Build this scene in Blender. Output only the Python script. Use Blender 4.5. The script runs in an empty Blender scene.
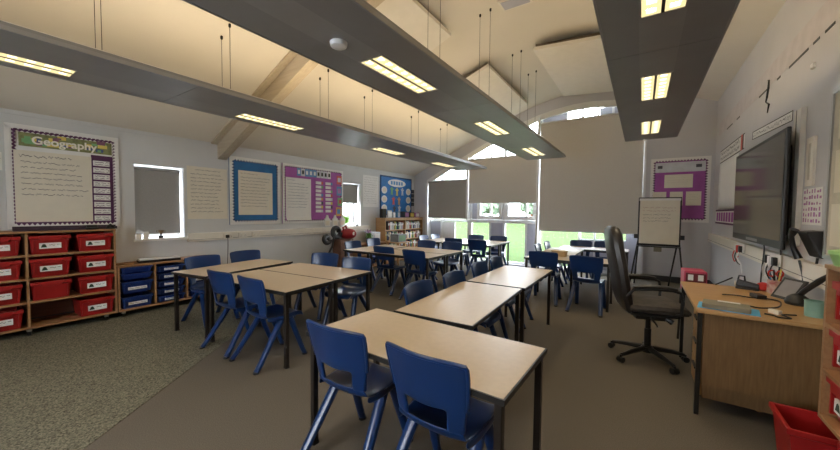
import bpy, bmesh, math, random
from mathutils import Vector, Matrix
R = math.radians
rnd = random.Random(7)
C = bpy.context.scene.collection
sc = bpy.context.scene

# ------------------------------------------------------------------ materials
def mat(name, col, rough=0.6, metal=0.0, vary=0.08, scale=8.0, bump=0.0, bscale=60.0, col2=None, emit=None, estr=0.0, spec=None, coat=0.0):
    m = bpy.data.materials.new(name); m.use_nodes = True
    nt = m.node_tree; b = nt.nodes['Principled BSDF']
    b.inputs['Roughness'].default_value = rough
    b.inputs['Metallic'].default_value = metal
    if spec is not None: b.inputs['Specular IOR Level'].default_value = spec
    if coat: b.inputs['Coat Weight'].default_value = coat
    tc = nt.nodes.new('ShaderNodeTexCoord')
    if vary > 0 or col2:
        n = nt.nodes.new('ShaderNodeTexNoise'); n.inputs['Scale'].default_value = scale; n.inputs['Detail'].default_value = 4
        nt.links.new(tc.outputs['Object'], n.inputs['Vector'])
        r = nt.nodes.new('ShaderNodeValToRGB')
        c2 = col2 or tuple(c * (1 + vary) for c in col)
        c1 = tuple(c * (1 - vary) for c in col) if not col2 else col
        r.color_ramp.elements[0].position = 0.35; r.color_ramp.elements[1].position = 0.65
        r.color_ramp.elements[0].color = (*c1, 1); r.color_ramp.elements[1].color = (*c2, 1)
        nt.links.new(n.outputs['Fac'], r.inputs['Fac'])
        nt.links.new(r.outputs['Color'], b.inputs['Base Color'])
    else:
        b.inputs['Base Color'].default_value = (*col, 1)
    if bump:
        n2 = nt.nodes.new('ShaderNodeTexNoise'); n2.inputs['Scale'].default_value = bscale; n2.inputs['Detail'].default_value = 3
        nt.links.new(tc.outputs['Object'], n2.inputs['Vector'])
        bp = nt.nodes.new('ShaderNodeBump'); bp.inputs['Strength'].default_value = bump; bp.inputs['Distance'].default_value = 0.004
        nt.links.new(n2.outputs['Fac'], bp.inputs['Height']); nt.links.new(bp.outputs['Normal'], b.inputs['Normal'])
    if emit:
        b.inputs['Emission Color'].default_value = (*emit, 1); b.inputs['Emission Strength'].default_value = estr
    return m

def wood(name, c1, c2, axis='X', rough=0.45, scale=3.0):
    m = bpy.data.materials.new(name); m.use_nodes = True
    nt = m.node_tree; b = nt.nodes['Principled BSDF']; b.inputs['Roughness'].default_value = rough
    tc = nt.nodes.new('ShaderNodeTexCoord'); mp = nt.nodes.new('ShaderNodeMapping')
    s = {'X': (1, 14, 14), 'Y': (14, 1, 14), 'Z': (14, 14, 1)}[axis]
    mp.inputs['Scale'].default_value = s
    n = nt.nodes.new('ShaderNodeTexNoise'); n.inputs['Scale'].default_value = scale; n.inputs['Detail'].default_value = 6; n.inputs['Distortion'].default_value = 0.4
    r = nt.nodes.new('ShaderNodeValToRGB'); r.color_ramp.elements[0].position = 0.3; r.color_ramp.elements[1].position = 0.7
    r.color_ramp.elements[0].color = (*c1, 1); r.color_ramp.elements[1].color = (*c2, 1)
    nt.links.new(tc.outputs['Object'], mp.inputs['Vector']); nt.links.new(mp.outputs['Vector'], n.inputs['Vector'])
    nt.links.new(n.outputs['Fac'], r.inputs['Fac']); nt.links.new(r.outputs['Color'], b.inputs['Base Color'])
    return m

def glass_mat(name, tint=(1, 1, 1), gloss=0.08):
    m = bpy.data.materials.new(name); m.use_nodes = True
    nt = m.node_tree; nt.nodes.clear()
    o = nt.nodes.new('ShaderNodeOutputMaterial'); mx = nt.nodes.new('ShaderNodeMixShader')
    t = nt.nodes.new('ShaderNodeBsdfTransparent'); t.inputs['Color'].default_value = (*tint, 1)
    g = nt.nodes.new('ShaderNodeBsdfGlossy'); g.inputs['Roughness'].default_value = 0.02
    mx.inputs['Fac'].default_value = gloss
    nt.links.new(t.outputs[0], mx.inputs[1]); nt.links.new(g.outputs[0], mx.inputs[2]); nt.links.new(mx.outputs[0], o.inputs['Surface'])
    return m

def emis(name, col, s):
    m = bpy.data.materials.new(name); m.use_nodes = True
    nt = m.node_tree; b = nt.nodes['Principled BSDF']
    b.inputs['Base Color'].default_value = (0.02, 0.02, 0.02, 1)
    b.inputs['Emission Color'].default_value = (*col, 1); b.inputs['Emission Strength'].default_value = s
    return m

def carpet(name, c1, c2, scale):
    m = bpy.data.materials.new(name); m.use_nodes = True
    nt = m.node_tree; b = nt.nodes['Principled BSDF']; b.inputs['Roughness'].default_value = 0.95; b.inputs['Specular IOR Level'].default_value = 0.15
    tc = nt.nodes.new('ShaderNodeTexCoord')
    n = nt.nodes.new('ShaderNodeTexNoise'); n.inputs['Scale'].default_value = scale; n.inputs['Detail'].default_value = 5; n.inputs['Roughness'].default_value = 0.75
    nt.links.new(tc.outputs['Object'], n.inputs['Vector'])
    r = nt.nodes.new('ShaderNodeValToRGB'); r.color_ramp.elements[0].position = 0.38; r.color_ramp.elements[1].position = 0.62
    r.color_ramp.elements[0].color = (*c1, 1); r.color_ramp.elements[1].color = (*c2, 1)
    nt.links.new(n.outputs['Fac'], r.inputs['Fac']); nt.links.new(r.outputs['Color'], b.inputs['Base Color'])
    bp = nt.nodes.new('ShaderNodeBump'); bp.inputs['Strength'].default_value = 0.5; bp.inputs['Distance'].default_value = 0.006
    nt.links.new(n.outputs['Fac'], bp.inputs['Height']); nt.links.new(bp.outputs['Normal'], b.inputs['Normal'])
    return m

WALL = mat('wall_paint', (0.61, 0.615, 0.615), 0.75, vary=0.02, scale=2, bump=0.08, bscale=40)
WALLR = mat('wall_paint_lilac', (0.585, 0.58, 0.60), 0.75, vary=0.02, scale=2, bump=0.08, bscale=40)
CEIL = mat('ceiling_paint', (0.70, 0.66, 0.585), 0.85, vary=0.02, scale=1.5)
RAFT = mat('acoustic_panel_white', (0.74, 0.71, 0.65), 0.9, vary=0.02)
PANB = mat('panel_backing', (0.11, 0.085, 0.06), 0.8)
BEAM = wood('beam_paint', (0.46, 0.39, 0.29), (0.54, 0.47, 0.36), 'X', 0.6)
WHITE = mat('white_paint', (0.78, 0.78, 0.77), 0.5, vary=0.02)
CREAM = mat('cream_plastic', (0.74, 0.70, 0.62), 0.5, vary=0.02)
FRAMEW = mat('window_frame_white', (0.78, 0.79, 0.8), 0.4, vary=0.02)
PANELG = mat('infill_panel_lavender', (0.42, 0.43, 0.52), 0.5, vary=0.02)
BLIND = mat('blind_fabric', (0.60, 0.575, 0.53), 0.9, vary=0.04, scale=60, bump=0.1, bscale=300)
BLINDD = mat('blind_fabric_grey', (0.34, 0.33, 0.315), 0.9, vary=0.04, scale=60, bump=0.1, bscale=300)
CARP = carpet('carpet_brown_grey', (0.10, 0.087, 0.070), (0.155, 0.136, 0.112), 160)
CARPS = carpet('carpet_speckled', (0.05, 0.049, 0.036), (0.25, 0.238, 0.178), 80)
SKIRT = mat('skirting_dark', (0.03, 0.03, 0.035), 0.6)
GLASS = glass_mat('window_glass')
RAFTD = mat('raft_dark_metal', (0.25, 0.247, 0.243), 0.36, metal=0.3, vary=0.04, scale=3)
RAFTM = mat('raft_mid_metal', (0.30, 0.295, 0.29), 0.42, metal=0.3, vary=0.04, scale=3)
LIT = emis('diffuser_lit', (1.0, 0.80, 0.40), 0.46)
CORE = emis('tube_lit', (1.0, 0.82, 0.56), 44.0)
UPLIT = emis('uplight_lit', (1.0, 0.77, 0.47), 6.4)
METAL = mat('steel', (0.5, 0.5, 0.5), 0.3, metal=0.9, vary=0.03)
BLACK = mat('black_plastic', (0.012, 0.012, 0.013), 0.4, vary=0.1)
BLACKM = mat('black_metal', (0.016, 0.015, 0.014), 0.38, metal=0.3, vary=0.1)
LEGM = mat('table_leg_brown_black', (0.022, 0.017, 0.014), 0.4, metal=0.3, vary=0.1)
TOP = mat('table_laminate', (0.51, 0.42, 0.315), 0.33, vary=0.03, scale=30)
BLUE = mat('chair_blue_plastic', (0.0045, 0.028, 0.115), 0.28, vary=0.06, scale=5)
REDP = mat('tray_red_plastic', (0.36, 0.014, 0.014), 0.36, vary=0.05)
REDB = mat('bright_red', (0.55, 0.03, 0.02), 0.4, vary=0.05)
BLUEP = mat('tray_blue_plastic', (0.012, 0.035, 0.17), 0.35, vary=0.05)
PAPER = mat('paper', (0.76, 0.71, 0.60), 0.8, vary=0.02)
PAPERW = mat('paper_white', (0.80, 0.79, 0.77), 0.8, vary=0.02)
INK = mat('ink_grey', (0.13, 0.12, 0.115), 0.8, vary=0)
INKB = mat('ink_blue', (0.08, 0.11, 0.22), 0.8, vary=0)
INKD = mat('ink_black', (0.03, 0.03, 0.03), 0.8, vary=0)
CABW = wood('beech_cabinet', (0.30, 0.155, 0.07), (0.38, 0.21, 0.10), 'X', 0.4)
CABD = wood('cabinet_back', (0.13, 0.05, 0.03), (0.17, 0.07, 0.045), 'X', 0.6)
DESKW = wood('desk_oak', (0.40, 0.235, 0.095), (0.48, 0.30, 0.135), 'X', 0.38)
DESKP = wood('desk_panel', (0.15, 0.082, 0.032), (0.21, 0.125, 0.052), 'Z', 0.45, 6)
SHELFW = wood('bookshelf_oak', (0.42, 0.23, 0.10), (0.5, 0.30, 0.15), 'Y', 0.45)
LEATHER = mat('black_leather', (0.014, 0.011, 0.010), 0.36, vary=0.2, scale=20, bump=0.25, bscale=90)
SEATF = mat('worn_grey_seat', (0.045, 0.037, 0.03), 0.75, vary=0.4, scale=14, bump=0.2)
SCREEN = mat('screen_glass', (0.10, 0.098, 0.085), 0.12, vary=0.0, spec=0.6)
PURPLE = mat('purple_backing', (0.36, 0.09, 0.36), 0.7, vary=0.06)
PURPD = mat('purple_border', (0.10, 0.03, 0.10), 0.7, vary=0.05)
BLUEB = mat('blue_backing', (0.012, 0.13, 0.34), 0.65, vary=0.12, scale=6)
BLUEL = mat('bright_blue_backing', (0.02, 0.17, 0.50), 0.6, vary=0.1)
NAVY = mat('navy_border', (0.02, 0.06, 0.16), 0.7)
TEAL = mat('teal_pot', (0.20, 0.36, 0.30), 0.5)
GREENP = mat('pale_green', (0.36, 0.62, 0.25), 0.5)
LEAF = mat('leaf_green', (0.12, 0.33, 0.05), 0.6, vary=0.3)
PINK = mat('pink_red', (0.50, 0.055, 0.12), 0.45)
DRED = mat('dark_red', (0.14, 0.015, 0.025), 0.5)
BROWN = mat('brown_fabric', (0.13, 0.055, 0.03), 0.7, vary=0.2)
OCHRE = mat('ochre_paper', (0.33, 0.17, 0.05), 0.8, vary=0.2)
GREYG = mat('grey_green_cover', (0.22, 0.205, 0.15), 0.6)
SKYB = mat('sky_blue_cover', (0.08, 0.36, 0.62), 0.5)
GOLD = mat('bronze_trophy', (0.16, 0.10, 0.05), 0.35, metal=0.6)
PINKW = mat('pink_wash', (0.595, 0.56, 0.575), 0.8, vary=0.05)
LAWN = mat('lawn_grass', (0.022, 0.041, 0.009), 0.9, col2=(0.03, 0.052, 0.012), scale=3, spec=0.05)
HEDGE = mat('hedge_leaves', (0.02, 0.045, 0.02), 0.8, col2=(0.16, 0.22, 0.15), scale=4)
PATH = mat('pale_path', (0.66, 0.65, 0.62), 0.9)
CARD_COLS = [mat('card_%d' % i, c, 0.7) for i, c in enumerate([(0.62, 0.12, 0.10), (0.12, 0.30, 0.55), (0.75, 0.6, 0.15), (0.2, 0.45, 0.2), (0.7, 0.35, 0.12), (0.6, 0.62, 0.66), (0.45, 0.2, 0.45), (0.08, 0.08, 0.1)])]

# ------------------------------------------------------------------ mesh builder
class MB:
    def __init__(s): s.v = []; s.f = []; s.m = []; s.M = Matrix()
    def add(s, vs, fs, m=0):
        o = len(s.v); s.v += [tuple(s.M @ Vector(p)) for p in vs]
        for f in fs: s.f.append(tuple(o + i for i in f)); s.m.append(m)
    def box(s, x0, x1, y0, y1, z0, z1, m=0):
        vs = [(x0, y0, z0), (x1, y0, z0), (x1, y1, z0), (x0, y1, z0), (x0, y0, z1), (x1, y0, z1), (x1, y1, z1), (x0, y1, z1)]
        s.add(vs, [(0, 3, 2, 1), (4, 5, 6, 7), (0, 1, 5, 4), (1, 2, 6, 5), (2, 3, 7, 6), (3, 0, 4, 7)], m)
    def hexa(s, vs, m=0):
        s.add(vs, [(0, 3, 2, 1), (4, 5, 6, 7), (0, 1, 5, 4), (1, 2, 6, 5), (2, 3, 7, 6), (3, 0, 4, 7)], m)
    def cyl(s, p0, p1, r0, r1=None, n=14, m=0, caps=True):
        s.tube([p0, p1], [r0, r0 if r1 is None else r1], n, m, caps)
    def cable(s, pts, r, n=8):
        p = [Vector(q) for q in pts]; p = [p[0]] + p + [p[-1]]; o = []
        for i in range(1, len(p) - 2):
            for k in range(6):
                t = k / 6; a, b, c, d = p[i - 1:i + 3]
                o.append(0.5 * (2 * b + (c - a) * t + (2 * a - 5 * b + 4 * c - d) * t * t + (3 * b - a - 3 * c + d) * t ** 3))
        s.tube(o + [p[-1]], r, n)
    def tube(s, pts, r, n=10, m=0, caps=True, flat=1.0):
        pts = [Vector(p) for p in pts]
        if not isinstance(r, (list, tuple)): r = [r] * len(pts)
        vs = []; up = None
        for i, p in enumerate(pts):
            a = pts[max(0, i - 1)]; b = pts[min(len(pts) - 1, i + 1)]
            d = (b - a).normalized()
            if up is None:
                up = Vector((0, 0, 1)) if abs(d.z) < 0.9 else Vector((0, 1, 0))
            x = d.cross(up).normalized(); y = x.cross(d).normalized(); up = y
            for k in range(n):
                t = 2 * math.pi * k / n
                vs.append(p + x * (r[i] * math.cos(t)) + y * (r[i] * flat * math.sin(t)))
        fs = []
        for i in range(len(pts) - 1):
            for k in range(n):
                k2 = (k + 1) % n
                fs.append((i * n + k, i * n + k2, (i + 1) * n + k2, (i + 1) * n + k))
        if caps:
            fs.append(tuple(range(n - 1, -1, -1))); fs.append(tuple((len(pts) - 1) * n + k for k in range(n)))
        s.add(vs, fs, m)
    def lathe(s, c, prof, n=20, m=0):
        vs = []; fs = []
        for (r, z) in prof:
            for k in range(n):
                t = 2 * math.pi * k / n
                vs.append((c[0] + r * math.cos(t), c[1] + r * math.sin(t), c[2] + z))
        for i in range(len(prof) - 1):
            for k in range(n):
                k2 = (k + 1) % n
                fs.append((i * n + k, i * n + k2, (i + 1) * n + k2, (i + 1) * n + k))
        fs.append(tuple(range(n - 1, -1, -1))); fs.append(tuple((len(prof) - 1) * n + k for k in range(n)))
        s.add(vs, fs, m)
    def prism_y(s, poly, y0, y1, m=0):       # polygon in x,z extruded along y
        n = len(poly)
        vs = [(x, y0, z) for x, z in poly] + [(x, y1, z) for x, z in poly]
        fs = [tuple(range(n)), tuple(range(2 * n - 1, n - 1, -1))] + [(i, i + n, (i + 1) % n + n, (i + 1) % n) for i in range(n)]
        s.add(vs, fs, m)
    def prism_z(s, poly, z0, z1, m=0):
        n = len(poly)
        vs = [(x, y, z0) for x, y in poly] + [(x, y, z1) for x, y in poly]
        fs = [tuple(range(n - 1, -1, -1)), tuple(range(n, 2 * n))] + [(i, (i + 1) % n, (i + 1) % n + n, i + n) for i in range(n)]
        s.add(vs, fs, m)
    def grid(s, P, m=0, skip=()):            # P[i][j] points
        a = len(P); b = len(P[0]); vs = [p for r in P for p in r]
        s.add(vs, [(i * b + j, i * b + j + 1, (i + 1) * b + j + 1, (i + 1) * b + j) for i in range(a - 1) for j in range(b - 1) if (i, j) not in skip], m)
    def build(s, name, mats, parent=None, bevel=0, smooth=False, sub=0, solid=0, seg=2, angle=35):
        me = bpy.data.meshes.new(name); me.from_pydata(s.v, [], s.f)
        if not isinstance(mats, (list, tuple)): mats = [mats]
        for x in mats: me.materials.append(x)
        for p, i in zip(me.polygons, s.m): p.material_index = i
        bm = bmesh.new(); bm.from_mesh(me); bmesh.ops.recalc_face_normals(bm, faces=bm.faces); bm.to_mesh(me); bm.free()
        if smooth:
            for p in me.polygons: p.use_smooth = True
            if not sub: me.set_sharp_from_angle(angle=R(angle))
        me.update()
        o = bpy.data.objects.new(name, me); C.objects.link(o)
        if parent: o.parent = parent
        if solid:
            md = o.modifiers.new('solid', 'SOLIDIFY'); md.thickness = solid; md.offset = 0
        if bevel:
            md = o.modifiers.new('bevel', 'BEVEL'); md.width = bevel; md.segments = seg; md.limit_method = 'ANGLE'; md.angle_limit = R(40)
        if sub:
            md = o.modifiers.new('sub', 'SUBSURF'); md.levels = sub; md.render_levels = sub
        return o

def tag(o, label, cat, group=None, kind=None):
    o['label'] = label; o['category'] = cat
    if group: o['group'] = group
    if kind: o['kind'] = kind
    return o
def struct(o):
    o['kind'] = 'structure'; return o
def thing(name, label, cat, loc=(0, 0, 0), rz=0, group=None):
    o = bpy.data.objects.new(name, None); o.empty_display_size = 0.1; C.objects.link(o)
    o.location = loc; o.rotation_euler = (0, 0, R(rz)); return tag(o, label, cat, group)
def put(o, loc, rz=0):
    o.location = loc; o.rotation_euler = (0, 0, R(rz)); return o
KIDS = {}
def dup(root, loc, rz, label, group=None):
    r = root.copy(); C.objects.link(r); r.location = loc; r.rotation_euler = (0, 0, R(rz)); r['label'] = label
    if group: r['group'] = group
    for ch in [o for o in bpy.data.objects if o.parent == root]:
        c = ch.copy(); C.objects.link(c); c.parent = r
        for g in [o for o in bpy.data.objects if o.parent == ch]:
            d = g.copy(); C.objects.link(d); d.parent = c
    return r

# ------------------------------------------------------------------ room dims
XL, XR, YF, YN = -5.95, 1.157, 8.60, -2.2
CP = [(-5.95, 2.52), (-5.2, 2.86), (-4.4, 3.215), (-3.6, 3.57), (-2.79, 3.91), (-2.25, 4.09), (-1.72, 4.20), (-1.18, 4.225), (-0.65, 4.17), (-0.1, 4.05), (0.5, 3.85), (1.157, 3.60)]
def zc(x):
    for (a, za), (b, zb) in zip(CP, CP[1:]):
        if a <= x <= b: return za + (zb - za) * (x - a) / (b - a)
    return CP[0][1] if x < CP[0][0] else CP[-1][1]

# floor
m = MB()
m.box(XL - 0.3, XR + 0.3, YN - 0.3, YF + 0.3, -0.15, 0.0, 0)
flo = struct(m.build('floor', [CARP]))
m = MB()
m.prism_z([(XL + 0.005, YN), (-0.9, YN), (-2.71, 0.52), (-3.40, 1.42), (-3.75, 1.90), (XL + 0.005, 4.6)], 0.0005, 0.004, 0)
tag(m.build('carpet_panel', [CARPS]), 'lighter speckled carpet area in front of the red tray cabinet', 'carpet')
# ceiling
m = MB()
P = [[(x, y, z) for x, z in CP] for y in (YN - 0.3, YF + 0.3)]
m.grid(P)
P2 = [[(x, y, z + 0.2) for x, z in CP] for y in (YN - 0.3, YF + 0.3)]
m.grid(P2)
o = struct(m.build('ceiling', [CEIL], smooth=True, angle=60))

# left wall with two window openings
W1 = (1.69, 2.30, 0.98, 2.05); W2 = (5.62, 6.22, 1.0, 2.09)
m = MB(); tw = 0.32
def wl(y0, y1, z0, z1): m.box(XL - tw, XL, y0, y1, z0, z1, 0)
wl(YN - 0.3, W1[0], 0, 2.6); wl(W1[1], W2[0], 0, 2.6); wl(W2[1], YF + 0.3, 0, 2.6)
for w in (W1, W2): wl(w[0], w[1], 0, w[2]); wl(w[0], w[1], w[3], 2.6)
struct(m.build('wall_left', [WALL]))
m = MB(); m.box(XR, XR + 0.2, YN - 0.3, YF + 0.3, 0, 3.8, 0)
struct(m.build('wall_right', [WALLR]))
m = MB(); NW = (-3.2, -1.2, 1.0, 2.2)  # NW: opening made for the added fill window
m.prism_y([(XL, NW[3]), (XR, NW[3])] + [(x, z + 0.1) for x, z in reversed(CP)], YN - 0.2, YN, 0)
m.box(XL, XR, YN - 0.2, YN, 0, NW[2]); m.box(XL, NW[0], YN - 0.2, YN, NW[2], NW[3]); m.box(NW[1], XR, YN - 0.2, YN, NW[2], NW[3])
struct(m.build('wall_near', [WALL]))
# far wall : solid gable pieces
ARCH = [(-5.45, 2.34), (-4.8, 2.68), (-4.1, 3.01), (-3.47, 3.31), (-3.0, 3.52), (-2.62, 3.67), (-2.2, 3.80), (-1.83, 3.88), (-1.4, 3.935), (-1.0, 3.94), (-0.57, 3.89), (0.02, 3.76)]
def za(x):
    for (a, p), (b, q) in zip(ARCH, ARCH[1:]):
        if a <= x <= b: return p + (q - p) * (x - a) / (b - a)
m = MB(); y0, y1 = YF, YF + 0.3
m.prism_y([(XL - 0.3, 0), (-5.45, 0), (-5.45, zc(-5.45) + 0.1), (XL - 0.3, zc(XL) + 0.1)], y0, y1)
xs = sorted(set([a for a, b in ARCH] + [x for x, z in CP if -5.45 < x < 0.02]))
for a, b in zip(xs, xs[1:]):
    m.prism_y([(a, za(a)), (b, za(b)), (b, zc(b) + 0.1), (a, zc(a) + 0.1)], y0, y1)
m.prism_y([(0.02, 0), (XR + 0.2, 0), (XR + 0.2, 3.7), (XR, 3.72), (0.5, zc(0.5) + 0.1), (0.02, zc(0.02) + 0.1)], y0, y1)
m.box(-5.45, 0.02, y0, y1, 0, 0.05)
struct(m.build('wall_far', [WALLR]))
# arch trim + curved rafter at the far gable
m = MB()
for (a, p), (b, q) in zip(ARCH, ARCH[1:]):
    m.hexa([(a, YF - 0.05, p - 0.12), (b, YF - 0.05, q - 0.12), (b, YF, q - 0.12), (a, YF, p - 0.12), (a, YF - 0.05, p + 0.02), (b, YF - 0.05, q + 0.02), (b, YF, q + 0.02), (a, YF, p + 0.02)])
struct(m.build('trim_1', [WHITE]))
def beam(name, y, w, d, x0, x1):
    mb = MB(); n = 24; top = []; bot = []
    X = [x0 + (x1 - x0) * i / n for i in range(n + 1)]
    P = [[(x, y - w / 2, zc(x) + 0.02), (x, y + w / 2, zc(x) + 0.02), (x, y + w / 2, zc(x) - d), (x, y - w / 2, zc(x) - d), (x, y - w / 2, zc(x) + 0.02)] for x in X]
    mb.grid(P)
    for k in (0, -1):
        mb.add(P[k][:4], [(0, 1, 2, 3)])
    mb2 = mb
    mb2.box(x0, x1, y - w / 2 - 0.001, y - w / 2, 0, 0.0005) if False else None
    return struct(mb.build(name, [BEAM], smooth=True, angle=30))
beam('ceiling_beam', 2.87, 0.14, 0.26, XL + 0.002, XR - 0.002)
m = MB()
for i in range(24):
    a = XL + 0.002 + (XR - XL - 0.004) * i / 24; b = XL + 0.002 + (XR - XL - 0.004) * (i + 1) / 24
    m.hexa([(a, 2.70, zc(a) - 0.03), (b, 2.70, zc(b) - 0.03), (b, 2.795, zc(b) - 0.03), (a, 2.795, zc(a) - 0.03), (a, 2.70, zc(a) + .01), (b, 2.70, zc(b) + .01), (b, 2.795, zc(b) + .01), (a, 2.795, zc(a) + .01)])
struct(m.build('trim_2', [BEAM]))
# skirtings
m = MB(); m.box(0.02, XR, YF - 0.02, YF, 0, 0.12); m.box(XL, -5.45, YF - 0.02, YF, 0, 0.12); struct(m.build('baseboard_far', [SKIRT]))
m = MB(); m.box(XR - 0.02, XR, YN, YF - 0.03, 0, 0.12); struct(m.build('baseboard_right', [SKIRT]))
m = MB(); m.box(XL, XL + 0.02, YN, YF - 0.03, 0, 0.12); struct(m.build('baseboard_left', [SKIRT]))
# thin cornice line on left wall
m = MB(); m.box(XL, XL + 0.012, YN, 2.79, 2.47, 2.50); m.box(XL, XL + 0.012, 2.95, YF - 0.01, 2.47, 2.50); struct(m.build('trim_3', [WALL]))

# left windows
def side_window(idx, w, sill=True):
    y0, y1, z0, z1 = w; x = XL - 0.27
    root = bpy.data.objects.new('window_%d' % idx, None); C.objects.link(root); struct(root)
    root.location = (0, 0, 0)
    mb = MB(); t = 0.05
    mb.box(x - 0.04, x + 0.03, y0, y1, z0, z0 + t); mb.box(x - 0.04, x + 0.03, y0, y1, z1 - t, z1)
    mb.box(x - 0.04, x + 0.03, y0, y0 + t, z0 + t, z1 - t); mb.box(x - 0.04, x + 0.03, y1 - t, y1, z0 + t, z1 - t)
    if idx == 2: mb.box(x - 0.04, x + 0.03, (y0 + y1) / 2 - .02 + .08, (y0 + y1) / 2 + .02 + .08, z0 + t, z1 - t)
    mb.build('window_frame', FRAMEW, root, bevel=0.005)
    mb = MB(); mb.box(x - 0.01, x - 0.004, y0 + t, y1 - t, z0 + t, z1 - t); mb.build('window_pane', GLASS, root)
    mb = MB(); mb.box(XL - 0.235, XL + 0.05, y0 - 0.02, y1 + 0.02, z0 - 0.035, z0 + 0.002) if False else mb.box(XL + 0.0005, XL + 0.04, y0 - 0.03, y1 + 0.03, z0 - 0.035, z0 + 0.004)
    mb.box(XL - 0.23, XL + 0.0005, y0, y1, z0, z0 + 0.004)
    mb.build('window_sill', WHITE, root, bevel=0.004)
    return root
side_window(1, W1); side_window(2, W2)
nw = bpy.data.objects.new('window_6', None); C.objects.link(nw); struct(nw)  # unseen window behind the camera, added to let in frontal fill daylight
m = MB()
for i in range(5):
    x = NW[0] + (NW[1] - NW[0]) * i / 4; m.box(x - 0.03, x + 0.03, YN - 0.15, YN - 0.08, NW[2], NW[3])
m.box(NW[0], NW[1], YN - 0.15, YN - 0.08, NW[2], NW[2] + 0.06); m.box(NW[0], NW[1], YN - 0.15, YN - 0.08, NW[3] - 0.06, NW[3])
m.build('window_frame', FRAMEW, nw)
m = MB(); m.box(NW[0], NW[1], YN - 0.12, YN - 0.115, NW[2] + 0.06, NW[3] - 0.06); m.build('window_pane', GLASS, nw)
def blind(name, label, x0, x1, zt, zb, fabric, loc, rz):
    t = thing(name, label, 'blind', loc, rz)
    mb = MB(); mb.box(x0, x1, -0.002, 0.002, zb, zt); mb.build('fabric', fabric, t)
    mb = MB(); mb.cyl((x0, 0.0, zt), (x1, 0.0, zt), 0.025, n=12); mb.build('roller', fabric, t, smooth=True)
    mb = MB(); mb.box(x0, x1, -0.007, 0.007, zb - 0.02, zb); mb.build('bottom_bar', FRAMEW, t)
    return t
blind('roller_blind', 'small grey roller blind fully lowered in the window above the blue trays', 0.01, 0.58, 1.0, 0.05, BLINDD, (XL - 0.09, W1[0] + 0.005, W1[2] + 0.02), 90)
blind('roller_blind', 'half-lowered grey roller blind in the narrow window beside the purple board', 0.0, 0.56, 1.05, 0.62, BLINDD, (XL - 0.09, W2[0] + 0.02, W2[2]), 90)
# ------------------------------------------------------------------ far glazing
def fbox(mb, x0, x1, z0, z1, d=0.07, m=0, y=YF + 0.12): mb.box(x0, x1, y - d / 2, y + d / 2, z0, z1, m)
def far_window(idx, x0, x1, uprights, panels, transoms, sash=()):
    root = bpy.data.objects.new('window_%d' % idx, None); C.objects.link(root); struct(root)
    mb = MB()
    top = lambda x: za(min(max(x, -5.45), 0.02)) - 0.0
    for u, w in uprights: fbox(mb, u - w / 2, u + w / 2, 0.05, top(u) - 0.02)
    for (a, b, z, h) in transoms: fbox(mb, a, b, z, z + h, 0.06)
    fbox(mb, x0, x1, 0.05, 0.10, 0.065)
    mb.build('window_frame', FRAMEW, root)
    for (a, b, z0, z1) in panels:
        mb = MB(); fbox(mb, a, b, z0, z1, 0.03); mb.build('infill_panel', PANELG, root)
    for (a, b, z0, z1) in sash:
        mb = MB(); t = 0.10
        fbox(mb, a, b, z0, z0 + t, 0.08, y=YF + 0.06); fbox(mb, a, b, z1 - t, z1, 0.08, y=YF + 0.06); fbox(mb, a, a + t, z0 + t, z1 - t, 0.08, y=YF + 0.06); fbox(mb, b - t, b, z0 + t, z1 - t, 0.08, y=YF + 0.06)
        mb.box((a + b) / 2 - 0.05, (a + b) / 2 + 0.05, YF - 0.01, YF + 0.02, z0 + 0.01, z0 + 0.03)
        mb.build('sash', FRAMEW, root, bevel=0.006)
    if idx == 3:
        mb = MB(); fbox(mb, -4.97, -4.56, 0.1, 1.12, 0.03); mb.build('white_panel', FRAMEW, root)
    mb = MB()
    X = [x0 + (x1 - x0) * i / 8 for i in range(9)]
    mb.grid([[(x, YF + 0.15, 0.1) for x in X], [(x, YF + 0.15, top(x) - 0.02) for x in X]])
    mb.build('window_pane', GLASS, root)
    return root
far_window(3, -5.45, -4.10, [(-5.42, 0.06), (-5.0, 0.06), (-4.11, 0.07)], [(-5.39, -5.03, 0.1, 1.12)], [(-5.45, -4.1, 1.13, 0.07), (-5.45, -4.1, 2.30, 0.07)], [])
far_window(4, -4.075, -2.19, [(-4.05, 0.07), (-3.46, 0.05), (-3.07, 0.06), (-2.48, 0.05)], [(-3.44, -3.1, 0.1, 1.12), (-2.455, -2.2, 0.1, 1.12), (-4.01, -3.83, 1.215, 1.9)], [(-4.075, -2.19, 1.12, 0.09), (-4.075, -2.19, 2.85, 0.06)], [(-3.83, -3.10, 1.215, 1.86), (-3.04, -2.2, 1.215, 1.86)])
far_window(5, -2.18, 0.02, [(-2.16, 0.07), (-1.22, 0.05), (-0.9, 0.03), (-0.6, 0.05), (-0.02, 0.07)], [(-1.195, -0.05, 0.1, 0.8), (-0.28, -0.06, 0.8, 2.0), (-2.12, -1.56, 3.4, 3.86), (-0.86, -0.06, 3.4, 3.82)], [(-2.18, 0.02, 3.45, 0.06)], [])
m = MB(); m.box(-2.19, -2.14, YF - 0.13, YF - 0.02, 0.0, za(-2.16) - 0.07); struct(m.build('trim_4', [FRAMEW]))
m = MB(); m.box(0.005, 0.05, YF - 0.10, YF, 0.13, 3.55); struct(m.build('trim_5', [FRAMEW]))
m = MB(); m.box(-4.115, -4.06, YF - 0.10, YF + 0.08, 1.2, 2.95); struct(m.build('trim_6', [FRAMEW]))
m = MB(); m.box(-5.47, -5.40, YF - 0.08, YF + 0.08, 0.05, 2.28); struct(m.build('trim_7', [FRAMEW]))
blind('roller_blind', 'short grey roller blind beside the bookshelf corner of the far window wall', -5.39, -4.12, 2.30, 1.24, BLINDD, (0, YF - 0.05, 0), 0)
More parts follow.
